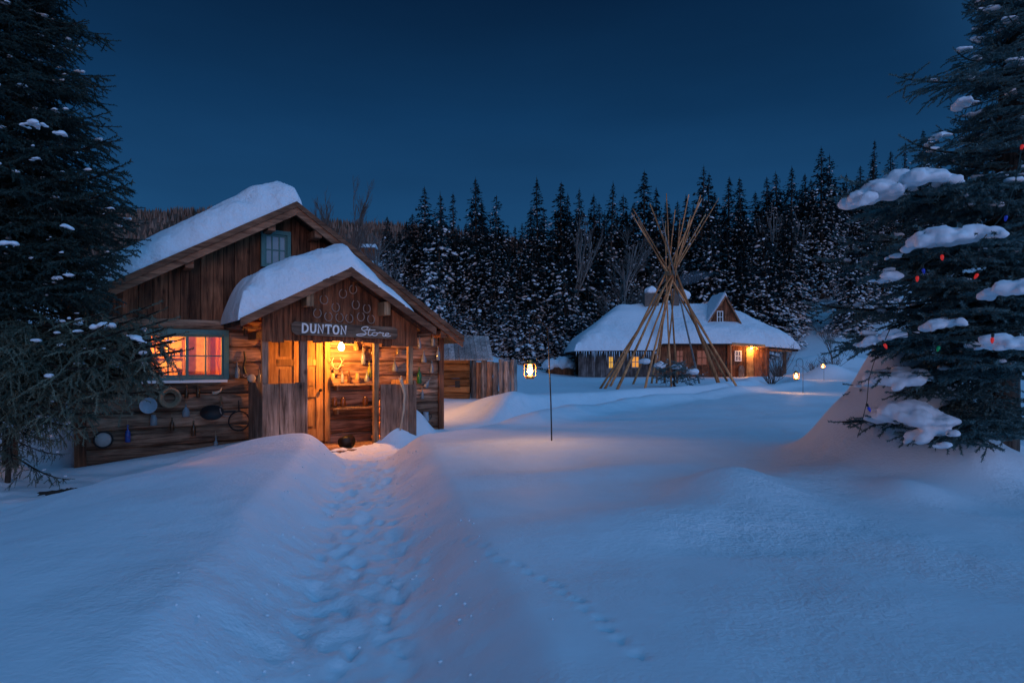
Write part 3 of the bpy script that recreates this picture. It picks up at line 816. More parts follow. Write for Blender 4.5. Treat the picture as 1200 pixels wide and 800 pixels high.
# ---------------------------------------------------------------- snow lying on sloped roofs
def snow_slab(name, fbase, s0, s1, y0, y1, thick, w, mat, parent, ns=70, nyy=60, nz=0.10, seed=0, power=0.5, edge=None, thick_fn=None):
    ss = np.linspace(0, 1, ns); ys = np.linspace(0, 1, nyy)
    # cluster samples at the rims so they round off
    cl = lambda t: 0.5 - 0.5 * np.cos(math.pi * (0.5 * t + 0.5 * (0.5 - 0.5 * np.cos(math.pi * t))))
    S, Yg = np.meshgrid(s0 + (s1 - s0) * cl(ss), y0 + (y1 - y0) * cl(ys))
    e = np.minimum(np.minimum(S - s0, s1 - S), np.minimum(Yg - y0, y1 - Yg))
    q = np.clip(e / w, 0, 1)
    prof = (1 - (1 - q) ** 2.2) ** power
    t = thick * prof * (1 + nz * 6 * fbm(S * 0.9 + seed, Yg * 0.9 + seed * 2, 3))
    if thick_fn is not None: t = t * thick_fn(S, Yg)
    # ragged rim: push outwards a little
    B = fbase(S, Yg)
    jit = 0.16 * fbm(S * 5 + seed, Yg * 1.2, 3) * (1 - q) ** .5
    t = t * (1 + .7 * fbm(S * 3.5 + Yg * 3.5 + seed, S * 1.2 - Yg * 1.2, 3) * (1 - q) ** .6)
    zt = B + 0.012 + t
    n = ns * nyy
    yb = Yg + jit * 0.6 * (Yg < (y0 + y1) / 2)
    # rim bulges past the roof edge at mid thickness
    V = np.concatenate([np.stack([S.ravel(), yb.ravel(), zt.ravel()], 1), np.stack([S.ravel(), yb.ravel(), (B + 0.008).ravel()], 1)])
    i = np.arange(n).reshape(nyy, ns)
    F = [np.stack([i[:-1, :-1], i[:-1, 1:], i[1:, 1:], i[1:, :-1]], -1).reshape(-1, 4), (np.stack([i[:-1, :-1], i[1:, :-1], i[1:, 1:], i[:-1, 1:]], -1) + n).reshape(-1, 4)]
    ring = np.concatenate([i[0, :-1], i[:-1, -1], i[-1, ::-1][:-1], i[::-1, 0][:-1]])
    nx = np.roll(ring, -1)
    F.append(np.stack([ring, ring + n, nx + n, nx], 1))
    o = np_mesh(name, V, np.concatenate(F), mat, parent=parent, smooth=True)
    return o

# ---------------------------------------------------------------- the log store
store = empty('log_store', SL, SROT)
tag(store, 'rustic log store with steep snowy roof, lit porch and glowing window', 'cabin')
ap_s, ap_z = fac(347, 239, RO)
el_s, el_z = fac(72, 360, RO)
er_s, er_z = fac(541, 396, RO)
DEEP = 6.2
def roofline(s):
    return np.where(s < ap_s, el_z + (s - el_s) / (ap_s - el_s) * (ap_z - el_z), er_z + (er_s - s) / (er_s - ap_s) * (ap_z - er_z))
rl = lambda s: float(roofline(np.array(float(s))))
ZB = fac(200, 374)[1]                                   # where boards take over from logs
win = [fac(174, 392)[0], fac(262, 392)[0], fac(262, 441)[1], fac(262, 393)[1]]
dr = [fac(316, 450)[0], fac(380, 450)[0], 0.06, fac(380, 396)[1]]
dr[3] = 2.02
def subtract(a, b, holes):
    segs = [(a, b)]
    for h0, h1 in holes:
        out = []
        for x0, x1 in segs:
            if h1 <= x0 or h0 >= x1: out.append((x0, x1)); continue
            if h0 - x0 > 0.03: out.append((x0, h0))
            if x1 - h1 > 0.03: out.append((h1, x1))
        segs = out
    return segs
mb = MB()
HLOG = 0.262; z = -0.35
k = 0
while z < ZB + 0.0:
    zt = min(z + HLOG, ZB + 0.02); zc = (z + zt) / 2; hh = (zt - z) / 2 + 0.004
    holes = []
    if zt > win[2] + 0.02 and z < win[3] - 0.02: holes.append((win[0] - 0.02, win[1] + 0.02))
    if zt > dr[2] and z < dr[3] - 0.02: holes.append((dr[0] - 0.05, dr[1] + 0.05))
    for a, b in subtract(0.0, W_LEN, holes):
        # logs are spliced here and there
        cut = a + (b - a) * random.uniform(.35, .65) if b - a > 3.4 and random.random() < 0.5 else None
        tn = random.random()
        if cut: mb.log(a, cut - 0.004, 0.13, zc, hh, 0.13 + random.uniform(-.012, .012), tn); mb.log(cut + 0.004, b, 0.13, zc, hh, 0.13 + random.uniform(-.012, .012), random.random())
        else: mb.log(a, b, 0.13, zc, hh, 0.13 + random.uniform(-.015, .015), tn)
    z = zt
mb.build('log_wall', M['log'], store, smooth=True)
# chinking between the courses, set behind the log faces
mb = MB()
for a, b, z0, z1 in ((0.05, win[0] - .03, -.3, ZB), (win[1] + .03, dr[0] - .06, -.3, ZB), (dr[1] + .06, W_LEN - .05, -.3, ZB), (win[0] - .03, win[1] + .03, -.3, win[2] - .03), (win[0] - .03, win[1] + .03, win[3] + .03, ZB), (dr[0] - .06, dr[1] + .06, dr[3] + .03, ZB)):
    mb.box(a, b, 0.075, 0.2, z0, z1, 0.2)
mb.build('chinking', simple('chinking', (0.13, 0.10, 0.08), 0.95), store)
# side and back walls
mb = MB()
for x0, x1 in ((0.0, 0.24), (W_LEN - 0.24, W_LEN)):
    z = -0.35
    while z < ZB - 0.02:
        n0 = len(mb.v)
        mb.log(0.27, DEEP, 0, 0, 0.135, 0.12)
        mb.v[n0:] = [((x0 + x1) / 2 + v[1], v[0], z + 0.13 + v[2]) for v in mb.v[n0:]]
        z += HLOG
mb.box(0.25, W_LEN - 0.25, DEEP - 0.25, DEEP - 0.02, -0.35, ZB, .4)
mb.build('side_wall', M['log'], store, smooth=False)
# interior floor, ceiling, inner walls glowing in lamplight
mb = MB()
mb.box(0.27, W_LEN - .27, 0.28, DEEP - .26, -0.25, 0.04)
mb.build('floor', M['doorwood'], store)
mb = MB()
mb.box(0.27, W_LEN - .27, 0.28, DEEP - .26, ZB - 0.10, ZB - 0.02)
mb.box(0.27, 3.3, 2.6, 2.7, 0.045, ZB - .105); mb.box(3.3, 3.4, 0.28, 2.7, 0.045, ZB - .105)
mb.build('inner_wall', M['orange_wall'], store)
# vertical gable boards
mb = MB()
x = 0.03
while x < W_LEN - 0.05:
    w = random.uniform(0.13, 0.24); x1 = min(x + w, W_LEN - 0.02)
    zt0, zt1 = rl(x) - 0.06, rl(x1) - 0.06
    yo = random.uniform(0.02, 0.045)
    zb = ZB - random.uniform(0.0, 0.05)
    if min(zt0, zt1) > zb + 0.05:
        poly = [(x, zb), (x1 - 0.008, zb), (x1 - 0.008, zt1), (x, zt0)]
        if x < ap_s < x1: poly = [(x, zb), (x1 - .008, zb), (x1 - .008, zt1), (ap_s, ap_z - .06), (x, zt0)]
        aw0, aw1 = fac(307, 280)[0], fac(338, 280)[0]; az0, az1 = fac(320, 305)[1], fac(320, 271)[1]
        mb.prism(poly, yo, 0.10)
    x = x1
mb.build('gable_boards', M['board'], store)
mb = MB(); mb.box(0.02, W_LEN, 0.105, 0.16, ZB, ZB + .3); mb.prism([(0.3, ZB), (W_LEN - .3, ZB), (ap_s, ap_z - .2)], 0.105, 0.14)
mb.build('gable_backing', M['board'], store)
# roof
T = 0.10
mb = MB()
for a, az_, b, bz in ((el_s, el_z, ap_s, ap_z), (ap_s, ap_z, er_s, er_z)):
    y = -RO + 0.03
    while y < DEEP + 0.3:
        w = random.uniform(.16, .24)
        mb.prism([(a, az_ - T), (b, bz - T), (b, bz - .003), (a, az_ - .003)], y, min(y + w - 0.004, DEEP + .3))
        y += w
rf = mb.build('roof', M['roofwood'], store)
mb = MB()
fw = 0.17
mb.prism([(el_s - .02, el_z - fw), (ap_s, ap_z - fw - 0.02), (ap_s, ap_z + .02), (el_s - .02, el_z + .02)], -RO - .03, -RO + .025, .75)
mb.prism([(ap_s, ap_z - fw - .02), (er_s + .02, er_z - fw), (er_s + .02, er_z + .02), (ap_s, ap_z + .02)], -RO - .027, -RO + .025, .45)
mb.prism([(el_s - .03, el_z - .07), (ap_s, ap_z - .06), (ap_s, ap_z + .035), (el_s - .03, el_z + .035)], -RO - .06, -RO - .033, .2)
mb.prism([(ap_s, ap_z - .06), (er_s + .03, er_z - .07), (er_s + .03, er_z + .035), (ap_s, ap_z + .035)], -RO - .057, -RO - .033, .1)
mb.build('fascia', M['fascia'], rf)
mb = MB()                                                # purlin ends under the rake
for q in (0.12, 0.5, 0.88):
    for sa, sb_, za, zb in ((el_s, ap_s, el_z, ap_z), (er_s, ap_s, er_z, ap_z)):
        s = sa + (sb_ - sa) * q; zz = za + (zb - za) * q
        mb = MB(); mb.box(s - .06, s + .06, -RO + .03, 0.3, zz - .26, zz - .13, .5)
        mb.build('purlin', M['fascia'], rf)
def tf(S, Y):
    a = np.clip((S - el_s) / (ap_s - el_s), 0, 1.3)
    return np.interp(a, [0, .2, .6, .9, 1.0, 1.05], [.75, .9, 1.08, 1.0, .85, .6])
sv = snow_slab('snow_cover', lambda S, Y: np.where(S < ap_s, roofline(S), ap_z - (S - ap_s) * 0.45), el_s - 0.02, ap_s + 0.10, -RO - 0.03, DEEP + .2, 0.56, 0.50, M['snow_roof'], rf, 90, 90, 0.07, 4, 0.55, thick_fn=tf)
# thin leftover snow along the fascia of the right slope is absent in the photograph: bare boards there
# main window
def window(name, s0, s1, z0, z1, parent, cols, rows, fr=0.075, mull=None, mat='teal', y=-0.04, depth=0.12, sill=True):
    w = MB()
    w.box(s0 - fr, s1 + fr, y, y + depth, z1, z1 + fr * 1.15, .4); w.box(s0 - fr, s0, y + .003, y + depth, z0 - fr * .6, z1, .5); w.box(s1, s1 + fr, y + .003, y + depth, z0 - fr * .6, z1, .6)
    w.box(s0, s1, y + .006, y + depth, z0 - fr * .6, z0, .5)
    win_o = w.build(name, M[mat], parent)
    m = MB()
    yy = y + 0.05
    for c in range(1, cols):
        x = s0 + (s1 - s0) * c / cols
        hw = 0.022 if mull and c in mull else 0.011
        m.box(x - hw, x + hw, yy - .012, yy + .022, z0, z1, .4)
    for r in range(1, rows):
        zz = z0 + (z1 - z0) * r / rows
        m.box(s0, s1, yy - .009, yy + .019, zz - .010, zz + .010, .4)
    for a, b in ((s0, s0 + .03), (s1 - .03, s1)): m.box(a, b, yy - .015, yy + .025, z0 + .003, z1 - .003, .4)
    m.box(s0 + .03, s1 - .03, yy - .015, yy + .025, z0 + .002, z0 + .032, .4); m.box(s0 + .03, s1 - .03, yy - .015, yy + .025, z1 - .032, z1 - .002, .4)
    m.build('sash', M[mat], win_o)
    p = MB(); p.box(s0 + .005, s1 - .005, yy + .003, yy + .008, z0 + .005, z1 - .005)
    p.build('pane', M['pane'], win_o)
    if sill:
        s_ = MB(); s_.box(s0 - fr - .02, s1 + fr * .6, y - .05, y + .03, z0 - fr * .62 - .045, z0 - fr * .62 - .003, .6)
        s_.build('sill', M['white_paint'], win_o)
    return win_o
mw = window('window', win[0], win[1], win[2], win[3], store, 4, 2, mull=(2,))
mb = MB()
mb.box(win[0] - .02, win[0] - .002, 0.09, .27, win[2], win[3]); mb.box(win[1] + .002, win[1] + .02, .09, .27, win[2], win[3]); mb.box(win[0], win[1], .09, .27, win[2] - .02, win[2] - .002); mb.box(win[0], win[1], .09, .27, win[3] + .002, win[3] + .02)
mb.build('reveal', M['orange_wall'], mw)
# things behind the glass
cu = MB()
c0, c1 = fac(257, 400, -.35)[0], fac(262, 400, -.35)[0] + .1
n = 26
vs = []
for i in range(n + 1):
    for zz, tk in ((win[3] + .08, 1.0), (win[2] + .25, .8), (win[2] - .05, 1.25)):
        vs.append((c0 + (c1 - c0) * i / n * tk - (0.06 if tk == .8 else 0), 0.34 + 0.02 * math.sin(i * 1.9), zz))
fs = [(i * 3 + j, i * 3 + 3 + j, i * 3 + 4 + j, i * 3 + 1 + j) for i in range(n) for j in range(2)]
cu.add(vs, fs, .5); _m, _nt, _b = newmat('thin_red_curtain')
_b.inputs['Roughness'].default_value = .9
_tl = _nt.nodes.new('ShaderNodeBsdfTranslucent'); _mx = _nt.nodes.new('ShaderNodeMixShader'); _mx.inputs[0].default_value = .65
_tc = _nt.nodes.new('ShaderNodeTexCoord'); _wv = _nt.nodes.new('ShaderNodeTexWave'); _wv.inputs['Scale'].default_value = 9; _wv.inputs['Distortion'].default_value = 3
_cr = _nt.nodes.new('ShaderNodeValToRGB'); _cr.color_ramp.elements[0].color = (.90, .34, .04, 1); _cr.color_ramp.elements[1].color = (1.0, .52, .12, 1)
_nt.links.new(_tc.outputs['Object'], _wv.inputs['Vector']); _nt.links.new(_wv.outputs['Fac'], _cr.inputs['Fac'])
_nt.links.new(_cr.outputs['Color'], _b.inputs['Base Color']); _nt.links.new(_cr.outputs['Color'], _tl.inputs['Color'])
_nt.links.new(_b.outputs[0], _mx.inputs[1]); _nt.links.new(_tl.outputs[0], _mx.inputs[2]); _nt.links.new(_mx.outputs[0], _nt.nodes['Material Output'].inputs['Surface'])
M['red_cloth'] = _m
curt = cu.build('curtain_or_sky_tone', M['red_cloth'], store, smooth=True)
p0 = fac(218, 418, -1.2); p1 = fac(236, 394, -1.2)
root = empty('wall_picture', sworld((p0[0] + p1[0]) / 2, 2.55, (p0[1] + p1[1]) / 2 - .1), SROT)
tag(root, 'framed floral print glimpsed through the glowing window', 'picture')
mb = MB(); mb.box(-.42, .42, -.02, .02, -.36, .36, .5); mb.build('print', simple('aged_paper', (.75, .52, .26), .8, var=.5, vs=9), root)
mb = MB()
for a in ((-.47, -.42, -.41, .41), (.42, .47, -.41, .41), (-.42, .42, -.41, -.36), (-.42, .42, .36, .41)): mb.box(a[0], a[1], -.04, .03, a[2], a[3], .5)
mb.build('picture_frame', M['doorwood'], root)
rk = empty('shelf_rack', sworld(0.9, 2.45, 0.05), SROT); tag(rk, 'stocked shelves seen through the store window behind the branches', 'shelf')
mb = MB()
for zz in (0.7, 1.1, 1.5): mb.box(-.55, .75, -.15, .15, zz, zz + .03, .5)
for xx in (-.57, .75): mb.box(xx, xx + .03, -.15, .15, 0, 1.9, .5)
mb.build('shelves', M['doorwood'], rk)
mb = MB()
for zz in (0.73, 1.13, 1.53):
    x = -.5
    while x < .68:
        w = random.uniform(.05, .11); mb.box(x, x + w, -.1, .1, zz, zz + random.uniform(.12, .26)); x += w + random.uniform(.01, .06)
mb.build('goods', simple('shop_goods', (.55, .30, .12), .6, var=.6, vs=6), rk)
cl_ = empty('ceiling_lamp', sworld(0.9, 1.5, 1.85), SROT); tag(cl_, 'small lamp hanging inside the store behind the window', 'lamp')
mb = MB(); mb.lathe([(.03, .12), (.10, .02), (.11, 0)], 14); mb.build('shade', M['doorwood'], cl_)
lamp('lamp_light', (0, 0, -0.12), 150, cl_, .06, (1.0, .35, .04))

# attic window
a0, a1 = fac(310, 280)[0], fac(336, 280)[0]; b0, b1 = fac(322, 303)[1], fac(322, 275)[1]
aw = window('attic_window', a0, a1, b0 - .12, b1, store, 3, 2, .06, y=-0.045, depth=.08, sill=False)
mb = MB(); mb.box(a0, a1, 0.012, 0.018, b0 - .12, b1); mb.build('curtain_or_sky_tone', M['enamel'], aw)  # pale sheet added behind the attic pane, coloured like the sky reflected in it

# door
door_o = MB()
d0, d1 = dr[0], dr[1]
door_o.box(d0 + .004, d1 - .004, 0.05, 0.09, 0.06, dr[3] - .004, .5)
for a, b, z0, z1 in ((d0, d0 + .12, .06, dr[3]), (d1 - .14, d1, .06, dr[3]), ((d0 + d1) / 2 - .06, (d0 + d1) / 2 + .05, .06, dr[3])):
    door_o.box(a + .005, b - .005, 0.025, 0.052, z0 + .01, z1 - .01)
for z0, z1 in ((.07, .28), (.86, 1.0), (1.42, 1.53), (dr[3] - .13, dr[3] - .01)):
    for a, b in ((d0 + .12, (d0 + d1) / 2 - .06), ((d0 + d1) / 2 + .05, d1 - .14)): door_o.box(a, b, 0.028, 0.052, z0, z1)
for z0, z1 in ((.34, .80), (1.06, 1.36), (1.58, dr[3] - .19)):
    for a, b in ((d0 + .18, (d0 + d1) / 2 - .11), ((d0 + d1) / 2 + .10, d1 - .19)): door_o.box(a, b, 0.036, 0.052, z0, z1)
door = door_o.build('door', M['doorwood'], store)
mb = MB(); mb.lathe([(.012, 0), (.012, .03), (.028, .04), (.03, .06), (.018, .072)], 12)
mb.v = [(v[0], -v[2], v[1]) for v in mb.v]
kn = mb.build('knob', M['black'], door); kn.location = (d1 - .075, 0.024, 0.98)
mb = MB()
mb.box(d0 - .10, d0 - .003, -.035, .1, .06, dr[3] + .10, .5); mb.box(d1 + .003, d1 + .10, -.035, .1, .06, dr[3] + .10, .5); mb.box(d0 - .003, d1 + .003, -.032, .1, dr[3] + .003, dr[3] + .098, .5)
mb.build('door_frame', M['doorwood'], store)

# porch
pa_s, pa_z = fac(411, 314, PO + .30)
pl_s, pl_z = fac(283, 374, PO + .30)
pr_s, pr_z = fac(509, 385, PO + .30)
def pline(S):
    return np.where(S < pa_s, pl_z + (S - pl_s) / (pa_s - pl_s) * (pa_z - pl_z), pr_z + (pr_s - S) / (pr_s - pa_s) * (pa_z - pr_z))
pz = lambda s: float(pline(np.array(float(s))))
print('porch', pa_s, pa_z, pl_s, pl_z, pr_s, pr_z, PS0, PS1, 'win', win, 'door', dr, 'ZB', ZB, ap_s, ap_z, el_s, el_z, er_s, er_z)
GB = fac(400, 398, PO)[1]                                # lower edge of the porch gable boards
mb = MB()
y = -PO - .30
while y < -0.01:
    w = .2
    for a, az_, b, bz in ((pl_s, pl_z, pa_s, pa_z), (pa_s, pa_z, pr_s, pr_z)):
        mb.prism([(a, az_ - .08), (b, bz - .08), (b, bz - .003), (a, az_ - .003)], y, min(y + w - .004, -.005))
    y += w
prf = mb.build('porch_roof', M['roofwood'], store)
mb = MB()
mb.prism([(pl_s - .02, pl_z - .11), (pa_s, pa_z - .13), (pa_s, pa_z + .015), (pl_s - .02, pl_z + .015)], -PO - .34, -PO - .303, .3)
mb.prism([(pa_s, pa_z - .13), (pr_s + .02, pr_z - .11), (pr_s + .02, pr_z + .015), (pa_s, pa_z + .015)], -PO - .337, -PO - .303, .15)
mb.build('fascia', M['fascia'], prf)
mb = MB()
for px, py in ((362, 350), (452, 361)):
    s, zz = fac(px, py, PO + .2)
    mb = MB(); mb.box(s - .055, s + .055, -PO - .27, -PO + .06, zz - .12, zz + .10, .9)
    mb.build('purlin_end', M['postwood'], prf)
def ptf(S, Y):
    a = np.interp(S, [pl_s - .1, pl_s + .25, pa_s - .1, pa_s + .4, pr_s - .3], [1.0, 1.0, .86, .56, .22])
    return a
psn = snow_slab('snow_cover', lambda S, Y: pline(S), pl_s - 0.05, fac(486, 362, PO + .3)[0], -PO - .33, -0.01, 0.61, 0.52, M['snow_roof'], prf, 90, 60, 0.08, 9, 0.55, thick_fn=ptf)
# porch gable
mb = MB(); x = PS0 - .02
gs1 = PS1 + .02
while x < gs1 - .02:
    w = random.uniform(.12, .2); x1 = min(x + w, gs1)
    zt0, zt1 = pz(x) - .085, pz(x1) - .085
    zb = GB - 0.04 + random.uniform(-.02, .02) - (0.05 if x > fac(446, 400, PO)[0] else 0)
    poly = [(x, zb), (x1 - .006, zb), (x1 - .006, zt1), (x, zt0)]
    if x < pa_s < x1: poly = [(x, zb), (x1 - .006, zb), (x1 - .006, zt1), (pa_s, pa_z - .085), (x, zt0)]
    mb.prism(poly, -PO + random.uniform(0, .02), -PO + .05)
    x = x1
mb.build('porch_gable', M['board'], store)
mb = MB(); mb.box(PS0, PS1, -PO + .055, -PO + .15, GB - .02, GB + .13, .5); mb.box(PS0 + .0, PS0 + .1, -PO + .155, -.02, GB - .0, GB + .12, .4); mb.box(PS1 - .1, PS1, -PO + .155, -.02, GB, GB + .12, .5)
mb.build('porch_beam', M['fascia'], store)
# posts: left corner, two at the opening, right corner
for px, w, tn in ((312, .09, .35), (357.5, .11, .3), (443, .085, .75), (483, .085, .8)):
    s = fac(px, 450, PO)[0]
    mb = MB(); mb.box(s - w / 2, s + w / 2, -PO + .06, -PO + .06 + w, -.15, GB - .02, tn)
    mb.build('porch_post', M['postwood' if px > 400 else 'greyboard'], store)
def half_wall(s0, s1, ztop, yfun, wmin, wmax, drop=0.0):
    m = MB(); x = s0
    while x < s1 - .02:
        w = random.uniform(wmin, wmax); x1 = min(x + w, s1)
        y0 = yfun + random.uniform(-.008, .008)
        m.box(x, x1 - .006, y0, y0 + .035, -0.12 + random.uniform(0, .06), ztop + random.uniform(-.012, .012), None)
        x = x1
    return m
zl = fac(330, 449, PO)[1]; zr_ = fac(465, 450, PO)[1]
half_wall(fac(308, 480, PO)[0], fac(361, 480, PO)[0], zl, -PO + .01, .14, .28).build('half_wall', M['greyboard'], store)
half_wall(fac(446.5, 480, PO)[0], fac(488.5, 480, PO)[0], zr_, -PO + .01, .18, .3).build('half_wall', M['greyboard'], store)
mb = MB()                                                # short side walls back to the logs
for s in (PS0, PS1 - .035):
    y = -PO + .06
    while y < -.04:
        w = random.uniform(.16, .26); mb.box(s, s + .035, y, min(y + w - .006, -.03), -.12, zl + random.uniform(-.01, .01)); y += w
mb.build('side_panel', M['greyboard'], store)
mb = MB()
y = -PO + .02
while y < -.04:
    mb.box(PS0 + .04, PS1 - .04, y, min(y + .135, -.03), -.06, 0.02); y += .14
mb.build('porch_floor', M['greyboard'], store)
mb = MB()
mb.box(fac(362, 500, PO)[0], fac(440, 500, PO)[0], -PO - .10, -PO + .01, -.12, .035, .4)
mb.build('threshold', M['greyboard'], store)
mb = MB()                                                # corner boards of the log walls
mb.box(-.05, .10, -.045, -.005, -.3, ZB, .25); mb.build('corner_board', M['board'], store); mb = MB(); mb.box(W_LEN - .07, W_LEN + .04, -.045, -.005, -.3, rl(W_LEN) - .1, .5)
mb.build('corner_board', M['board'], store)
# shelves on the porch wall
shz = [fac(415, 449)[1], fac(415, 476)[1]]
for zz in shz:
    s0, s1 = fac(386, 450)[0], fac(440, 450)[0]
    mb = MB(); mb.box(s0, s1, -.24, -.02, zz - .03, zz, .6)
    for q in (.1, .9): mb.box(s0 + (s1 - s0) * q - .02, s0 + (s1 - s0) * q + .02, -.2, -.02, zz - .12, zz - .031, .3)
    mb.build('porch_shelf', M['postwood'], store)
s0, zz = fac(294, 384, .1); mb = MB(); mb.box(s0 - .14, s0 + .14, -.2, -.015, zz - .02, zz + .01, .6); mb.box(s0 - .1, s0 - .06, -.15, -.015, zz - .12, zz - .021, .5)
mb.build('small_shelf', M['postwood'], store)

# porch lamp
ls, lz = fac(400, 407, .45)
pl = empty('porch_lamp', sworld(ls, -.45, lz), SROT)
tag(pl, 'bare glowing bulb lamp hanging above the porch doorway', 'lamp')
bulb_m = simple('bulb_glow', (1, .8, .5), .4, emit=(1.0, .62, .26), es=38)
mb = MB(); mb.lathe([(.015, .09), (.028, .07), (.05, .03), (.055, 0), (.045, -.035), (.02, -.055)], 16); mb.build('bulb', bulb_m, pl, smooth=True)
mb = MB(); mb.lathe([(.022, .17), (.024, .09)], 12); mb.tube([(0, 0, .16), (0, 0, .40)], .006, 6); mb.build('socket', M['black'], pl)
lamp('bulb_light', (0, -.02, -.09), 118, pl, .05, (1.0, .37, .055))

# sign
ss0, sz0 = fac(342, 384, PO + .05); ss1, sz1 = fac(466, 390.5, PO + .05)
sgn = empty('shop_sign', sworld((ss0 + ss1) / 2, -PO - .035, (sz0 + sz1) / 2), SROT)
tag(sgn, 'weathered plank shop sign with white hand lettering above the porch opening', 'sign')
SWD = ss1 - ss0; SH = 0.215; tilt = math.atan2(sz1 - sz0, SWD)
sgn.rotation_euler = (0, -tilt, SROT)
mb = MB()
hw_ = SWD / 2; hh_ = SH / 2
mb.prism([(-hw_, -hh_ * .55), (-hw_ + .07, -hh_), (hw_ - .04, -hh_ * .96), (hw_, -hh_ * .5), (hw_ - .01, hh_ * .6), (hw_ - .06, hh_ * .97), (-hw_ + .05, hh_), (-hw_ - .01, hh_ * .6)], -.018, .018, .55)
mb.build('board', M['signwood'], sgn)
def stroke(mb, pts, w, y=-.018, smooth=0):
    pts = [Vector((p[0], 0, p[1])) for p in pts]
    for _ in range(smooth):
        q = [pts[0]]
        for a, b in zip(pts[:-1], pts[1:]): q += [a * .75 + b * .25, a * .25 + b * .75]
        q.append(pts[-1]); pts = q
    vs = []; n = len(pts)
    for i, p in enumerate(pts):
        d = pts[min(i + 1, n - 1)] - pts[max(i - 1, 0)]
        if d.length < 1e-6: d = Vector((1, 0, 0))
        d.normalize(); nn = Vector((-d.z, 0, d.x)) * w / 2
        for yy in (y, y - .005): vs += [(p.x + nn.x, yy, p.z + nn.z), (p.x - nn.x, yy, p.z - nn.z)]
    fs = []
    for i in range(n - 1):
        a = i * 4; b = a + 4
        fs += [(a + 2, a + 3, b + 3, b + 2), (a, a + 2, b + 2, b), (a + 1, b + 1, b + 3, a + 3)]
    fs += [(0, 1, 3, 2), (n * 4 - 4, n * 4 - 2, n * 4 - 1, n * 4 - 3)]
    mb.add(vs, fs, .5)
GLYPH = {
    'D': [[(.12, 0), (.12, 1)], [(0, 1), (.45, 1), (.75, .82), (.84, .5), (.75, .18), (.45, 0), (0, 0)]],
    'U': [[(.14, 1), (.14, .32), (.22, .08), (.46, 0), (.70, .08), (.78, .32), (.78, 1)], [(0, 1), (.28, 1)], [(.64, 1), (.92, 1)]],
    'N': [[(.12, 0), (.12, 1), (.74, 0), (.74, 1)], [(0, 0), (.25, 0)], [(0, 1), (.14, 1)], [(.62, 1), (.88, 1)]],
    'T': [[(.42, 0), (.42, 1)], [(.02, .80), (.02, 1), (.82, 1), (.82, .80)], [(.28, 0), (.56, 0)]],
    'O': [[(.42, 1), (.14, .90), (.02, .5), (.14, .1), (.42, 0), (.70, .1), (.82, .5), (.70, .9), (.42, 1)]]}
mb = MB()
x = -hw_ + SWD * 0.085; LH = .135
cw = SWD * (0.505 - 0.085) / 6
for i, ch in enumerate('DUNTON'):
    for st in GLYPH[ch]:
        sm = 2 if ch == 'O' or (ch in 'DU' and len(st) > 4) else 0
        stroke(mb, [(x + p[0] * cw * .93, -LH / 2 + .006 + p[1] * LH) for p in st], .027 if len(st) > 2 or abs(st[0][0] - st[-1][0]) < .05 else .016, smooth=sm)
    x += cw
x0 = -hw_ + SWD * .585; k = SWD * (.93 - .585)
sc_ = [[(.30, .80), (.36, .98), (.28, 1.05), (.17, .92), (.14, .74), (.26, .52), (.30, .30), (.20, .10), (.06, .06), (-.02, .14), (.10, .26), (.30, .30)],
       [(.40, .88), (.345, .40), (.35, .18), (.41, .14), (.47, .26)], [(.24, .68), (.56, .72)],
       [(.56, .50), (.47, .42), (.46, .22), (.54, .13), (.62, .24), (.62, .42), (.56, .50), (.60, .44), (.68, .44)],
       [(.66, .42), (.70, .54), (.74, .46), (.82, .50), (.79, .34), (.79, .18), (.84, .13), (.88, .20)],
       [(.87, .28), (.97, .34), (.98, .46), (.91, .50), (.86, .36), (.87, .18), (.94, .12), (1.04, .22)]]
for st in sc_:
    stroke(mb, [(x0 + p[0] * k * .96, -.085 + p[1] * .165) for p in st], .0125, smooth=2)
mb.build('lettering', M['white_paint'], sgn)

# horseshoes on the porch gable
HS = [(379.7, 351, 'left of the middle, high'), (393.5, 360, 'second from the gable centre on the left'), (372, 367, 'lowest on the left, above the sign'), (402, 344, 'near the gable peak, upper left'), (417, 357, 'just right of the gable centre'),
      (430, 361.5, 'right of centre beside the purlin end'), (414, 339, 'highest, under the gable peak'), (423, 371, 'low, above the pale script lettering'), (435, 374, 'lowest on the right, above the script lettering'), (409.5, 373, 'low in the middle above the sign'), (385, 371, 'low on the left, between two others'), (398, 372, 'low, left of the middle above the sign')]
hs_mesh = None
for i, (px, py, wh) in enumerate(HS):
    s, zz = fac(px, py, PO + .02)
    if hs_mesh is None:
        mb = MB(); pts = []
        for j in range(15):
            a = R(-245 + 310 * j / 14); pts.append((.062 * math.cos(a), 0, .072 * math.sin(a)))
        pts = [(.062 * math.cos(R(118 - -0)), 0, .075)] if False else pts
        mb.tube(pts, [.012] * 15, 6, squash=.6)
        o = mb.build('horseshoe', M['iron'], smooth=True); hs_mesh = o.data
    else:
        o = bpy.data.objects.new('horseshoe', hs_mesh); COL.objects.link(o)
    o.location = sworld(s, -PO - .012, zz); o.rotation_euler = (0, random.uniform(-.25, .25), SROT)
    tag(o, f'rusty horseshoe nailed to the porch gable, {wh}', 'horseshoe', 'horseshoes on the porch gable')

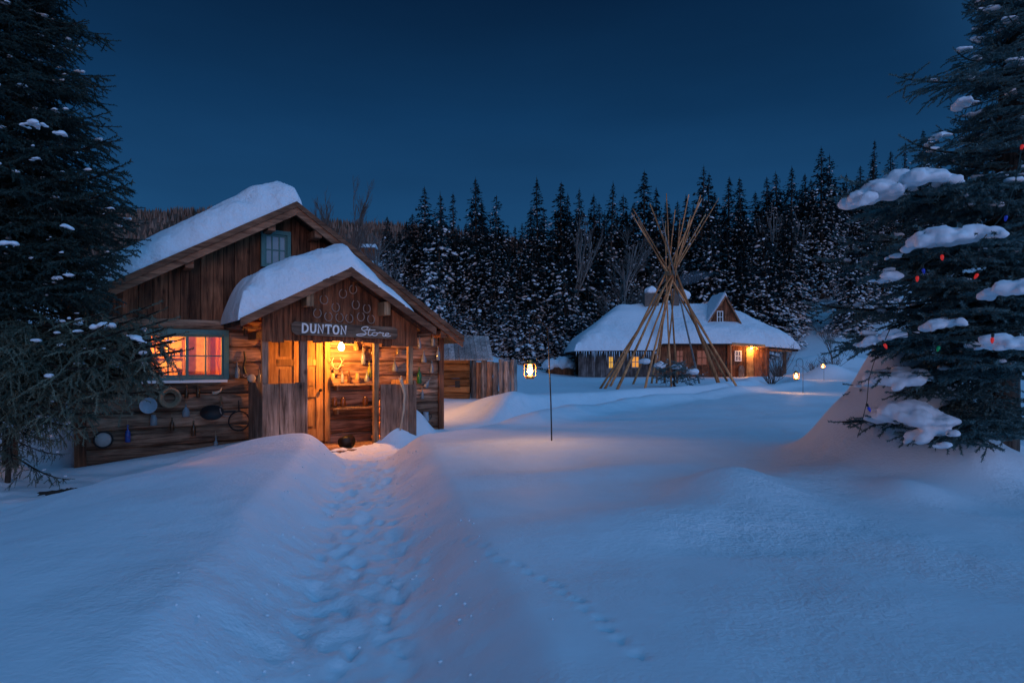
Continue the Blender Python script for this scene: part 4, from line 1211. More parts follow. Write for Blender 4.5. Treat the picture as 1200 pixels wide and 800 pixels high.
# bottles and oddments hung on the log wall
BPROF = {'bottle': [(.0, -.12), (.033, -.12), (.036, -.11), (.036, .0), (.028, .035), (.013, .06), (.012, .11), (.016, .112), (.016, .125), (.0, .125)],
         'flask': [(.0, -.11), (.05, -.11), (.055, -.09), (.05, -.03), (.03, .02), (.014, .05), (.013, .1), (.018, .102), (.018, .115), (0, .115)],
         'jar': [(.0, -.08), (.045, -.08), (.048, -.07), (.048, .03), (.036, .055), (.036, .08), (0, .08)],
         'demijohn': [(.0, -.10), (.06, -.10), (.07, -.06), (.068, 0), (.045, .05), (.016, .08), (.016, .12), (.022, .122), (.022, .135), (0, .135)]}
BM = {}
def bottle(px, py, kind, mat, label, off=0.06, scale=1.0, cord=True, rot=0.0, group='bottles hung on the store front'):
    s, zz = fac(px, py, off)
    root = empty('hanging_bottle' if cord else 'bottle', sworld(s, -off, zz), SROT)
    root.rotation_euler = (0, rot, SROT); root.scale = (scale * .85,) * 3
    tag(root, label, 'bottle', group)
    key = (kind, mat)
    if key not in BM:
        mb = MB(); mb.lathe([(max(r, .001), z) for r, z in BPROF[kind]], 14); o = mb.build('glass_body', M[mat], root, smooth=True); BM[key] = o.data
    else:
        o = bpy.data.objects.new('glass_body', BM[key]); COL.objects.link(o); o.parent = root
    if cord:
        if 'cord' not in BM:
            mb = MB(); mb.torus((0, 0, .105), .017, .004, 10, 5, axis='z'); mb.tube([(0, .0, .11), (0, .04, .2)], .004, 4); o = mb.build('cord', M['rope'], root); BM['cord'] = o.data
        else:
            o = bpy.data.objects.new('cord', BM['cord']); COL.objects.link(o); o.parent = root
    return root
bottle(218.5, 459, 'bottle', 'brown_glass', 'brown bottle hung under the window, left of its brown twin')
bottle(232, 458, 'bottle', 'brown_glass', 'brown bottle hung under the right half of the window sill')
bottle(201.6, 497, 'bottle', 'brown_glass', 'brown bottle low on the logs below the coiled rope ring')
bottle(226.8, 502, 'bottle', 'brown_glass', 'dark brown bottle low on the logs, below the bell-shaped clear bottle', scale=1.15)
bottle(218, 482, 'demijohn', 'clear_glass', 'bell-shaped clear bottle in the middle of the log wall', scale=1.0)
bottle(253, 520, 'bottle', 'clear_glass', 'greyish bottle on the lowest logs near the porch side', scale=1.2)
bottle(180, 492, 'jar', 'clear_glass', 'clear jar hanging below the enamel pan', scale=1.2)
bottle(149.7, 508, 'bottle', 'blue_glass', 'cobalt blue bottle hanging on the low logs right of the round plate', scale=1.25)
bottle(278, 434, 'bottle', 'clear_glass', 'clear bottle hanging between the glowing window and the porch', scale=1.25)
bottle(304, 441, 'bottle', 'amber_glass', 'lamplit bottle standing on the porch side panel', off=.5, cord=False, group='bottles standing about the porch')
bottle(462.5, 428, 'flask', 'clear_glass', 'frosty flask hanging on the logs above the right half wall', scale=1.2)
bottle(466, 412, 'jar', 'amber_glass', 'amber jar under the right end of the sign', scale=.8)
bottle(496.6, 418, 'flask', 'clear_glass', 'clear flask on the logs just right of the lit corner post', scale=1.2)
bottle(507.7, 398, 'bottle', 'clear_glass', 'clear bottle highest under the right eave', scale=1.2)
bottle(491.7, 402, 'bottle', 'clear_glass', 'clear bottle beside the end of the porch eave', scale=1.1)
bottle(513.5, 414, 'bottle', 'clear_glass', 'bluish clear bottle at the right corner of the log wall', scale=1.35)
bottle(506, 430, 'bottle', 'clear_glass', 'clear bottle hanging above the tilted one near the right corner', scale=1.15)
bottle(491.4, 440, 'bottle', 'green_glass', 'deep green bottle hung beside the lit corner post', scale=1.5)
bottle(501, 448.5, 'flask', 'clear_glass', 'clear flask hanging tilted right of the green bottle', scale=1.1, rot=.6)
bottle(494.7, 461, 'bottle', 'clear_glass', 'small clear bottle below the green one', scale=1.0)
bottle(497, 497, 'bottle', 'clear_glass', 'clear bottle by the snow at the foot of the right logs', scale=1.3)
bottle(433, 434, 'bottle', 'yellow_glass', 'yellow-green bottle hung in the lamplit porch', scale=1.3)
bottle(417.5, 404, 'flask', 'amber_glass', 'lamplit flask hanging right beside the bulb', scale=1.1)
bottle(425.6, 417, 'bottle', 'clear_glass', 'tall clear bottle hanging right of the bulb', scale=1.5)
bottle(436, 411, 'bottle', 'brown_glass', 'brown bottle hanging at the right edge of the doorway', scale=1.1)
for px, mt, kd, lb in ((390, 'amber_glass', 'jar', 'squat amber jar at the left end of the upper porch shelf'), (401, 'clear_glass', 'bottle', 'clear bottle on the upper porch shelf left of the middle'), (409, 'brown_glass', 'bottle', 'brown bottle in the middle of the upper porch shelf'),
                       (419, 'amber_glass', 'jar', 'amber jar right of the middle on the upper porch shelf'), (430, 'clear_glass', 'flask', 'clear flask at the right end of the upper porch shelf')):
    b = bottle(px, 440, kd, mt, lb, off=.13, cord=False, group='bottles standing about the porch')
    b.location.z = shz[0] + .125
for px, mt, kd, lb in ((392, 'brown_glass', 'jar', 'brown crock at the left end of the lower porch shelf'), (402, 'brown_glass', 'jar', 'small brown jar beside the brown crock on the lower porch shelf'), (428, 'brown_glass', 'jar', 'brown jar alone at the right of the lower porch shelf')):
    b = bottle(px, 470, kd, mt, lb, off=.13, cord=False, scale=1.2, group='bottles standing about the porch')
    b.location.z = shz[1] + .10
def wall_item(name, px, py, label, cat, off=.03, rot=0):
    s, zz = fac(px, py, off); r = empty(name, sworld(s, -off, zz), SROT); r.rotation_euler = (0, rot, SROT); tag(r, label, cat); return r
r = wall_item('rope_coil', 199, 466, 'coiled brown rope ring hanging under the window', 'rope', .05)
mb = MB()
for a, rr in ((0, .125), (.02, .105), (-.02, .14)): mb.torus((0, a, 0), rr, .024, 22, 7)
mb.build('coil', M['rope'], r, smooth=True); mb = MB(); mb.tube([(-.03, 0, .13), (0, .03, .2), (.03, 0, .13)], .012, 6); mb.build('tie', M['rope'], r)
r = wall_item('skillet', 248, 483, 'black oval skillet hung in the middle of the logs', 'pan', .03)
mb = MB(); mb.lathe([(.001, 0), (.12, 0), (.14, .03), (.145, .03), (.12, -.012), (.001, -.012)], 20); mb.v = [(v[0] * 1.25, -v[2], v[1] * .85) for v in mb.v]; mb.build('pan', M['black'], r, smooth=True)
mb = MB(); mb.box(.17, .36, -.02, -.008, -.018, .018, .5); mb.build('handle', M['black'], r)
r = wall_item('enamel_pan', 173.5, 475, 'pale blue enamel pan hanging left of the rope ring', 'pan', .04)
r.scale = (.78,) * 3; mb = MB(); mb.lathe([(.001, 0), (.10, 0), (.15, .05), (.158, .05), (.105, -.015), (.001, -.015)], 20); mb.v = [(v[0], -v[2], v[1]) for v in mb.v]; mb.build('bowl', M['enamel'], r, smooth=True)
mb = MB(); mb.tube([(0, 0, .15), (.0, .02, .26)], .01, 6); mb.build('hanger', M['black'], r)
r = wall_item('round_plate', 121, 515, 'round pale plate with a dark rim, low at the left corner', 'plate', .035)
mb = MB(); mb.lathe([(.001, 0), (.11, .002), (.115, -.01), (.001, -.012)], 22); mb.v = [(v[0], -v[2], v[1]) for v in mb.v]; mb.build('dish', M['plate'], r, smooth=True)
mb = MB(); mb.torus((0, -.004, 0), .118, .013, 24, 7); mb.build('rim', M['black'], r, smooth=True)
r = wall_item('horn', 255.6, 458, 'small curved pale horn nailed under the window corner', 'horn', .04)
mb = MB(); mb.tube([(-.09, 0, -.03), (-.03, 0, -.03), (.03, 0, 0), (.06, 0, .06)], [.028, .026, .017, .004], 8); mb.build('horn_shell', M['bone'], r, smooth=True)
r = wall_item('sickle', 265, 478, 'rusty sickle hanging near the porch side panel', 'sickle', .03)
mb = MB(); mb.torus((.03, 0, -.02), .12, .010, 16, 5, a0=R(150), a1=R(300)); mb.build('blade', M['iron'], r); mb = MB(); mb.tube([(-.075, 0, .04), (-.08, 0, .2)], .017, 7); mb.build('grip', M['postwood'], r)
r = wall_item('wire_hoop', 280, 493, 'dark iron hoop leaning on the logs beside the porch', 'hoop', .04)
mb = MB(); mb.torus((0, 0, 0), .16, .011, 26, 6); mb.build('ring', M['black'], r); mb = MB(); mb.tube([(0, 0, .15), (.0, .03, .34)], .008, 5); mb.build('hook', M['black'], r)
r = wall_item('leather_strap', 286, 424, 'dark leather strap hanging right of the window', 'strap', .03)
mb = MB(); mb.tube([(0, 0, .18), (.015, -.01, .05), (-.01, 0, -.08), (.02, 0, -.2)], [.012, .016, .018, .03], 6); mb.build('strap', M['black'], r); mb = MB(); mb.torus((0.02, -.01, -.22), .03, .007, 12, 5); mb.build('buckle', M['iron'], r)
r = wall_item('antlers', 394, 430, 'pair of pale antlers fixed to the lit porch wall', 'antlers', .08)
mb = MB()
for sg in (-1, 1):
    mb.tube([(0, 0, -.1), (.10 * sg, -.02, .02), (.15 * sg, -.04, .16), (.09 * sg, -.05, .28)], [.018, .016, .012, .004], 7)
    mb.tube([(.10 * sg, -.02, .02), (.2 * sg, -.08, .08)], [.012, .004], 6); mb.tube([(.15 * sg, -.04, .16), (.22 * sg, -.06, .24)], [.01, .003], 6)
r.scale = (.62, .8, .62); mb.build('horns', M['bone'], r, smooth=True); mb = MB(); mb.prism([(-.06, -.2), (.06, -.2), (.08, -.05), (0, .02), (-.08, -.05)], -.005, .06, .4); mb.build('mount', M['postwood'], r)
r = wall_item('alarm_clock', 294.5, 443, 'round lamplit clock on the porch side ledge', 'clock', .25)
mb = MB(); mb.lathe([(.001, -.03), (.06, -.03), (.065, -.02), (.065, .03), (.055, .035), (.001, .032)], 18); mb.v = [(v[0], -v[2], v[1]) for v in mb.v]; mb.build('case', M['bone'], r, smooth=True); mb = MB(); mb.tube([(-.04, 0, -.05), (-.055, 0, -.085)], .008, 5); mb.tube([(.04, 0, -.05), (.055, 0, -.085)], .008, 5); mb.build('foot', M['black'], r)
r = wall_item('enamel_jug', 499, 488, 'grey enamel jug hooked low on the right logs', 'jug', .1)
mb = MB(); mb.lathe([(.001, -.09), (.06, -.09), (.065, -.05), (.05, .04), (.055, .09), (.05, .09), (.045, .04), (.001, .03)], 14); mb.build('body', M['enamel'], r, smooth=True); mb = MB(); mb.torus((.075, 0, 0), .05, .008, 12, 5, a0=R(-90), a1=R(90)); mb.build('handle', M['black'], r)
# whittled branch leaning on the right half wall
bs, bz_ = fac(470, 440, PO + .04)
b_pts = [fac(*p, PO + .04) for p in ((469, 504), (473, 480), (474, 462), (471, 450), (470, 440))]
br = empty('walking_stick', sworld(b_pts[0][0], -PO - .04, b_pts[0][1]), SROT); tag(br, 'pale crooked stick leaning against the right porch half wall', 'stick')
mb = MB(); mb.tube([(p[0] - b_pts[0][0], 0, p[1] - b_pts[0][1]) for p in b_pts], [.014, .02, .022, .032, .010], 7); mb.build('shaft', M['bone'], br, smooth=True)
mb = MB(); q = b_pts[3]; mb.tube([(q[0] - b_pts[0][0], 0, q[1] - b_pts[0][1]), (q[0] - b_pts[0][0] - .06, -.01, q[1] - b_pts[0][1] + .11)], [.026, .008], 6); mb.build('knob', M['bone'], br, smooth=True)
# snow on the half wall ledge
# firewood stacked inside the porch on the right
fwn = 0
for row in range(6):
    for c in range(3):
        o = None
        s = PS1 - .40 + c * .15 + (row % 2) * .05; zz = .09 + row * .125
        if fwn == 0:
            mb = MB(); mb.tube([(0, -.2, 0), (0, .2, 0)], .062, 9, wob=.12); fw0 = mb.build('firewood', M['polewood']); o = fw0
        else:
            o = bpy.data.objects.new('firewood', fw0.data); COL.objects.link(o)
        o.location = sworld(s, -.30, zz); o.rotation_euler = (0, random.uniform(0, 6), SROT); fwn += 1
        tag(o, ['split log', 'pale split log', 'round log'][c] + ' in the ' + ['bottom', 'second', 'third', 'fourth', 'fifth', 'top'][row] + ' row of the porch woodpile', 'firewood', 'firewood stacked in the porch')
# bucket lying by the door
bk = empty('bucket', sworld(fac(405, 518, .75)[0], -.75, .02), SROT + .5); tag(bk, 'dark bucket tipped over by the doorway', 'bucket')
mb = MB(); mb.lathe([(.001, 0), (.085, 0), (.115, .22), (.108, .22), (.08, .012), (.001, .012)], 16); mb.v = [(v[2] - .1, v[1], v[0] * 1 + .1) for v in mb.v]; mb.build('pail', M['black'], bk, smooth=True)
mb = MB(); mb.torus((.12, 0, .1), .11, .005, 14, 5, axis='z', a0=-1.5, a1=1.5); mb.build('bail', M['iron'], bk)

# lamp round the right corner of the store
cl2 = empty('wall_lamp', sworld(W_LEN + .35, 2.6, 1.6), SROT); tag(cl2, 'wall lamp on the hidden right side of the store', 'lamp')
mb = MB(); mb.lathe([(.02, .06), (.045, .03), (.05, 0), (.03, -.05)], 14); mb.build('bulb', bulb_m, cl2, smooth=True)
mb = MB(); mb.tube([(0, 0, .06), (-.1, 0, .14), (-.34, 0, .1)], .012, 6); mb.lathe([(.02, .1), (.10, .05)], 14); mb.build('bracket', M['black'], cl2)
lamp('lamp_light', (0.02, 0, -.08), 95, cl2, .05, (1.0, .46, .14))

# ---------------------------------------------------------------- shed and slab fence
shp = at(534, 425, 18.6)
shed = empty('timber_shed', (shp.x, shp.y, 0.1), R(8)); tag(shed, 'small orange log shed with grey plank roof right of the store', 'shed')
mb = MB(); z = 0
while z < 1.45:
    mb.log(-.95, .42, .1, z + .11, .112, .1); z += .22
n0 = len(mb.v); z = 0
while z < 1.45:
    i0 = len(mb.v); mb.log(.22, 2.0, 0, 0, .112, .1); mb.v[i0:] = [(.32 + v[1], v[0], z + .11 + v[2]) for v in mb.v[i0:]]; z += .22
z = 0
while z < 1.45:
    i0 = len(mb.v); mb.log(.22, 2.0, 0, 0, .112, .1); mb.v[i0:] = [(-.85 + v[1], v[0], z + .11 + v[2]) for v in mb.v[i0:]]; z += .22
mb.build('log_wall', M['shedwood'], shed, smooth=True)
mb = MB(); mb.box(-.02, .12, -.012, .0, .62, .82, .1); mb.build('hatch', M['black'], shed)
mb = MB()                                                # roof of upright grey planks, pitched towards the viewer
x = -1.15
while x < 1.05:
    w = random.uniform(.12, .19)
    t0 = random.uniform(-.04, .04)
    mb.add([(x, -.45 + t0, 1.42), (x + w - .008, -.45 + t0, 1.42), (x + w - .008, .95, 2.15), (x, .95, 2.15), (x, -.45 + t0, 1.46), (x + w - .008, -.45 + t0, 1.46), (x + w - .008, .95, 2.19), (x, .95, 2.19)],
           [(0, 1, 2, 3), (4, 7, 6, 5), (0, 4, 5, 1), (1, 5, 6, 2), (2, 6, 7, 3), (3, 7, 4, 0)])
    mb.add([(x, .95, 2.15), (x + w - .008, .95, 2.15), (x + w - .008, 2.35, 1.42), (x, 2.35, 1.42), (x, .95, 2.19), (x + w - .008, .95, 2.19), (x + w - .008, 2.35, 1.46), (x, 2.35, 1.46)],
           [(0, 1, 2, 3), (4, 7, 6, 5), (0, 4, 5, 1), (1, 5, 6, 2), (2, 6, 7, 3), (3, 7, 4, 0)])
    x += w
shr = mb.build('plank_roof', M['silver'], shed)
mb = MB(); mb.box(-1.0, 1.0, 1.0, 1.05, 1.4, 2.1); mb.build('roof_brace', M['silver'], shed)

def blob_obj(name, blobs, mat, parent, voxel=0.03, disp=0.0):
    """lumps of snow: overlapping ellipsoids fused by a voxel remesh"""
    bm = bmesh.new(); bmesh.ops.create_icosphere(bm, subdivisions=2, radius=1.0)
    V0 = np.array([v.co[:] for v in bm.verts]); F0 = np.array([[v.index for v in f.verts] for f in bm.faces]); bm.free()
    VV = []; FF = []
    for i, (c, r) in enumerate(blobs):
        nn = np.array([mnoise.noise(Vector(v) * 1.7 + Vector((i * 3.1, c[0], c[1]))) for v in V0])
        vv = V0 * (1 + 0.22 * nn[:, None])
        vv[:, 2] = np.where(vv[:, 2] < 0, vv[:, 2] * 0.75, vv[:, 2])
        VV.append(vv * np.array(r) + np.array(c)); FF.append(F0 + i * len(V0))
    o = np_mesh(name, np.concatenate(VV), np.concatenate(FF), mat, parent, smooth=True)
    md = o.modifiers.new('fuse', 'REMESH'); md.mode = 'VOXEL'; md.voxel_size = voxel; md.use_smooth_shade = True
    ms = o.modifiers.new('soften', 'SMOOTH'); ms.iterations = 3; ms.factor = 0.5
    for sz, st in ((voxel * 7, voxel * 2.6), (voxel * 2.6, voxel * .9)):
        tx = bpy.data.textures.new('lumps', 'CLOUDS'); tx.noise_scale = sz; tx.noise_depth = 2
        md2 = o.modifiers.new('lumps', 'DISPLACE'); md2.texture = tx; md2.strength = st; md2.mid_level = .5; md2.texture_coords = 'LOCAL'
    return o
blob_obj('snow_patch', [((-.75, -.2, 1.63), (.25, .2, .12)), ((-.62, -.02, 1.72), (.2, .2, .1))], M['snow_clump'], shr, .04)

fA = at(549, 468, 19.3); fB = at(602, 474, 17.4)
fence = empty('slab_fence', (fA.x, fA.y, 0.0)); tag(fence, 'short fence of upright grey weathered slabs beside the shed', 'fence')
nsl = 9
for i in range(nsl):
    t = i / (nsl - 1); p = fA.lerp(fB, t); zg = gz(p.x, p.y)
    w = random.uniform(.14, .17) * (1.15 if i == 0 else 1); h = CAMZ + random.uniform(-.02, .10) - (.02 if i else -.06)
    mb = MB(); x0 = p.x - fA.x; y0 = p.y - fA.y
    n = 6
    mb.tube([(x0 + random.uniform(-.012, .012), y0, zg - .2 + (h - zg + .2) * k / n) for k in range(n + 1)], [w * random.uniform(.9, 1.08) for k in range(n + 1)], 8, squash=.6, wob=.06, tint=[.95, .3, .7, .45, .8, .2, .6, .85, .35][i])
    sl_o = mb.build('slab', M['greyboard' if i in (2, 4) else 'silver'], fence)
mb = MB()
for zz in (.6, 1.15): mb.tube([(0, .09, zz), (fB.x - fA.x, fB.y - fA.y + .09, zz)], .04, 7)
mb.build('rail', M['silver'], fence)

# ---------------------------------------------------------------- tipi frame
tipi = empty('tipi_frame', (TIPI_C.x, TIPI_C.y, gz(TIPI_C.x, TIPI_C.y))); tag(tipi, 'bare tipi frame of long crossed wooden poles standing in snow', 'tipi')
t0 = tipi.location.copy()
cross = Vector((0, 0, CAMZ + (HZ - 320) / FPX * 28 - t0.z))
FEET = [(701, 454.5, 0), (706.6, 455, 0), (713.7, 452, 0), (721.7, 456.5, 0), (741, 450, 0), (755, 455, 0), (763, 447.5, 0), (769, 447.2, 0), (787, 453.5, 0), (794, 449.3, 0), (820, 448.5, 1), (843, 453.5, 0), (856, 450.2, 0), (861, 451, 0), (868.6, 453.5, 0), (778, 447, 0)]
for i, (px, py, gr) in enumerate(FEET):
    Y = (CAMZ - .38) * FPX / (py - HZ); Y = min(31.3, max(24.9, Y))
    f = Vector(((px - CX) / FPX * Y, Y, 0)); f.z = gz(f.x, f.y) - .12
    b = f - t0
    a = 2 * math.pi * i / 16 * 3
    c = cross + Vector((math.cos(a) * .19, math.sin(a) * .19, random.uniform(-.3, .3)))
    d = (c - b); tp = c + d * random.uniform(.42, .62)
    mb = MB(); n = 14
    r0 = .085 if px == 843 else random.uniform(.048, .066)
    bow = Vector((random.uniform(-1, 1), random.uniform(-1, 1), 0)) * .07
    mb.tube([b + (tp - b) * (k / n) + bow * math.sin(math.pi * k / n) + Vector((random.uniform(-.008, .008), random.uniform(-.008, .008), 0)) for k in range(n + 1)], [r0 * (1 - .62 * k / n) for k in range(n + 1)], 7)
    mb.build('pole', M['polegrey' if gr else 'polewood'], tipi, smooth=True)
mb = MB()
for k in range(4): mb.torus((cross.x, cross.y, cross.z - .1 + k * .05), .25 + random.uniform(-.02, .02), .02, 16, 5, axis='z')
mb.build('lashing', M['rope'], tipi, smooth=True)

# ---------------------------------------------------------------- hook lanterns
GLOW = simple('lantern_flame', (1, .7, .3), .5, emit=(1.0, .48, .11), es=11)
lan_parts = {}
def lantern(px, py, Y, label, hook_label, basepx, basepy_z, power, lean=(0, 0), side=-1, k=1.0):
    b = Vector(((basepx - CX) / FPX * Y, Y, 0)); b.z = gz(b.x, b.y)
    L = at(px, py, Y)
    hk = empty('shepherd_hook', b); tag(hk, hook_label, 'pole', 'shepherd hooks holding lanterns')
    top = L.z + .46 - b.z; dx = L.x - b.x; dy = L.y - b.y
    mb = MB()
    tx = lean[0]
    pts = [(0, 0, -.25), (tx * .3, 0, top * .35), (tx * .7, 0, top * .72), (tx, 0, top)]
    r_ = (dx - tx) / 2
    pts += [(tx + r_ - r_ * math.cos(a), dy * a / math.pi, top + .13 * math.sin(a)) for a in [math.pi * j / 8 for j in range(1, 9)]]
    pts += [(dx, dy, top - .10), (dx, dy, top - .15)]
    mb.tube(pts, .0085, 7); mb.build('rod', M['black'], hk, smooth=True)
    la = empty('hanging_lantern', L); la.scale = (k,) * 3; tag(la, label, 'lantern', 'glowing lanterns on hooks')
    def part(nm, fn, mat, sm=True):
        if nm not in lan_parts:
            m = MB(); fn(m); o = m.build(nm, M[mat] if isinstance(mat, str) else mat, la, smooth=sm); lan_parts[nm] = o.data
        else:
            o = bpy.data.objects.new(nm, lan_parts[nm]); COL.objects.link(o); o.parent = la
    part('tank', lambda m: m.lathe([(.001, -.135), (.055, -.135), (.062, -.125), (.062, -.10), (.04, -.085), (.03, -.075), (.001, -.075)], 16), 'brass')
    part('flame', lambda m: m.lathe([(.001, -.055), (.024, -.04), (.03, -.005), (.018, .035), (.001, .06)], 12), GLOW)
    part('globe', lambda m: m.lathe([(.036, -.075), (.056, -.03), (.058, .01), (.046, .06), (.036, .075)], 16), 'globe')
    part('cap', lambda m: m.lathe([(.036, .076), (.065, .085), (.045, .10), (.035, .125), (.04, .135), (.001, .15)], 16), 'brass')
    part('side_tube', lambda m: [m.tube([(sx * .05, 0, -.12), (sx * .085, 0, -.09), (sx * .088, 0, .06), (sx * .045, 0, .12)], .007, 6) for sx in (-1, 1)], 'brass')
    part('bail', lambda m: m.torus((0, 0, .12), .10, .004, 14, 5, squash=1.9, a0=0.1, a1=math.pi - .1), 'black')
    lamp('lantern_light', (0, 0, -.02), power, la, .08, (1.0, .50, .17))
    return la
lantern(621, 433, 7.75, 'brass lantern glowing on the nearest hook, right of the slab fence', 'tall thin black hook planted in the nearest snow bank', 647, 0, 34, lean=(-.05, 0), k=.85)
lantern(933, 440, 21.6, 'lantern glowing on the middle hook, in front of the far porch post', 'black hook before the far cabin porch', 941, 0, 40, k=1.15)
lantern(964.5, 428.5, 35.5, 'smallest lantern, farthest along the snow path past the far cabin', 'farthest little hook beside twiggy shrubs', 965.5, 0, 40, k=1.25)

# ---------------------------------------------------------------- far cabin
FCY = 43.5
fc = empty('far_cabin', (0, FCY, 0.3), 0); tag(fc, 'long brown cabin under thick roof snow behind the tipi, two windows lit', 'cabin')
def fx(px, Y=FCY): return (px - CX) / FPX * Y
def fz(py, Y=FCY): return CAMZ + (HZ - py) / FPX * Y - 0.3
xa, xm, xb, xc = fx(679), fx(767), fx(851), fx(900)
mb = MB()
x = xm
while x < xb:
    w = random.uniform(.18, .3); mb.box(x, min(x + w - .01, xb), .0 + random.uniform(0, .03), .12, -.4, fz(402)); x += w
mb.box(xm, xb, .14, .25, -.4, fz(402)); mb.box(xa + .3, xb, 5.6, 5.8, -.4, fz(402)); mb.box(xa + .3, xa + .45, .7, 5.6, -.4, fz(402))
mb.build('plank_wall', M['board'], fc)
mb = MB(); x = xa
while x < xm:
    w = random.uniform(.14, .24); mb.box(x, min(x + w - .012, xm), .55 + random.uniform(0, .04), .65, -.4, fz(413) + random.uniform(-.05, .05)); x += w
mb.box(xa, xm, .66, .75, -.4, fz(414)); mb.box(xm - .25, xm - .02, .3, .54, -.4, fz(411), .9)
mb.build('lean_to_wall', wood('dark_silver_board', (0.05, 0.047, 0.047), (0.24, 0.225, 0.22), 'z'), fc)
mb = MB(); x = xb
while x < xc:
    w = random.uniform(.15, .26); mb.box(x, min(x + w - .01, xc), -.25 + random.uniform(0, .03), -.15, -.4, fz(404)); x += w
mb.box(xb, xc, -.14, -.02, -.4, fz(404)); mb.box(xc - .15, xc, -.14, 5, -.4, fz(406))
mb.build('porch_wall', M['board'], fc)
LITW = simple('lit_window', (.3, .15, .04), .4, emit=(1.0, .38, .04), es=.75, var=.3, vs=3)
LITY = simple('yellow_lit_window', (.3, .2, .04), .4, emit=(1.0, .50, .04), es=.75, var=.3, vs=3)
DIMW = simple('dim_window', (.2, .06, .03), .3, emit=(.8, .22, .10), es=.10, var=.3, vs=3)
def fwin(px0, px1, py0, py1, y, mat, frame='board', lab=None):
    x0, x1, z0, z1 = fx(px0), fx(px1), fz(py1), fz(py0)
    m = MB(); f = .07
    m.box(x0 - f, x1 + f, y - .05, y - .002, z1, z1 + f, .6); m.box(x0 - f, x1 + f, y - .05, y - .002, z0 - f, z0, .6); m.box(x0 - f, x0, y - .047, y - .002, z0, z1, .6); m.box(x1, x1 + f, y - .047, y - .002, z0, z1, .6)
    m.box((x0 + x1) / 2 - .025, (x0 + x1) / 2 + .025, y - .04, y - .003, z0, z1, .6); m.box(x0, x1, y - .037, y - .003, (z0 + z1) / 2 - .025, (z0 + z1) / 2 + .025, .6)
    o = m.build('window', M[frame], fc)
    if lab: o['label'] = lab
    p = MB(); p.box(x0, x1, y - .02, y - .012, z0, z1); p.build('pane', mat, o)
    return o
fwin(715, 719.5, 418, 431, .54, LITY, 'silver', 'yellow lit window'); fwin(742.5, 750, 418, 430, .54, LITW, 'silver', 'orange lit window')
fwin(793, 800, 411, 424, -.0, DIMW); fwin(817, 828, 411, 427, -.0, DIMW)
fwin(860.5, 866, 412, 422, -.26, M['pane'], 'white_paint', 'white framed window')
mb = MB(); mb.box(fx(873), fx(881), -.30, -.255, -.1, fz(407), .9); mb.build('door', M['doorwood'], fc)
mb = MB(); mb.prism([(fx(862), -.1), (fx(868.5), -.1), (fx(868.5), fz(432)), (fx(867), fz(428)), (fx(863.5), fz(428)), (fx(862), fz(432))], -.62, -.5, .4)
mb.build('arched_panel', M['greyboard'], fc)
for px in (923.5,):
    mb = MB(); X = fx(px); mb.tube([(X, .6, -.4), (X + .02, .6, fz(411))], .14, 8); mb.build('porch_post', M['postwood'], fc)
mb = MB()
mb.tube([(fx(853), -.8, fz(403.5)), (fx(890), -.75, fz(405.5)), (fx(929), .3, fz(410.5))], .12, 7); mb.tube([(fx(852.5), -.8, -.1), (fx(851.5), -.8, fz(404))], .05, 6, tint=.95)
mb.tube([(fx(885), -.3, fz(408)), (fx(925), .6, fz(411))], .1, 6)
for px in range(856, 928, 6): mb.tube([(fx(px), -.85 + (px - 856) * .014, fz(404.2 + (px - 856) * .085)), (fx(px), 2.5, fz(404))], .05, 5)
mb.build('porch_eave', M['polewood'], fc)
# the roof itself, a sagging hip: height field over its plan
RX0, RX1, RY0, RY1 = fx(672.5), fx(931), -.75, 7.6
rdy = 4.2
r_l, r_r = 8.5, 15.4
zr = CAMZ + (HZ - 362) / FPX * (FCY + rdy) - .3
ze_l = fz(411.5); ze_m = fz(403); ze_r = fz(409.5)
def fbase(S, Y):
    ze = np.interp(S, [RX0, fx(765), fx(772), fx(850), RX1], [ze_l, ze_l + .05, ze_m, ze_m, ze_r])
    ff = np.clip((Y - RY0) / (rdy - RY0), 0, 1); fb = np.clip((RY1 - Y) / (RY1 - rdy), 0, 1)
    fl = np.clip((S - RX0) / (r_l - RX0), 0, 1) ** 1.1; frr = np.clip((RX1 - S) / (RX1 - r_r), 0, 1) ** .95
    f = np.minimum(np.minimum(ff, fb), np.minimum(fl, frr))
    # smooth minimum
    arr = np.stack([ff, fb, fl, frr]); kk = 14
    f = -np.log(np.exp(-kk * arr).sum(0)) / kk + .0
    f = np.clip(f, 0, 1)
    return ze + (zr - ze) * f ** 1.02
ns_, nyy_ = 60, 36
S, Yg = np.meshgrid(np.linspace(RX0 + .05, RX1 - .05, ns_), np.linspace(RY0 + .05, RY1 - .05, nyy_))
B = fbase(S, Yg); n = S.size
V = np.concatenate([np.stack([S.ravel(), Yg.ravel(), B.ravel() - .006], 1), np.stack([S.ravel(), Yg.ravel(), B.ravel() - .14], 1)])
i = np.arange(n).reshape(nyy_, ns_)
ring = np.concatenate([i[0, :-1], i[:-1, -1], i[-1, ::-1][:-1], i[::-1, 0][:-1]]); nx = np.roll(ring, -1)
F = np.concatenate([np.stack([i[:-1, :-1], i[:-1, 1:], i[1:, 1:], i[1:, :-1]], -1).reshape(-1, 4), (np.stack([i[:-1, :-1], i[1:, :-1], i[1:, 1:], i[:-1, 1:]], -1) + n).reshape(-1, 4), np.stack([ring, ring + n, nx + n, nx], 1)])
froof = np_mesh('roof', V, F, M['roofwood'], fc)
snow_slab('snow_cover', fbase, RX0 - .05, RX1 + .05, RY0 - .08, RY1 + .05, .74, .95, M['snow_roof'], froof, 120, 70, .06, 21, .6)
mb = MB()
xx = RX0 + .1
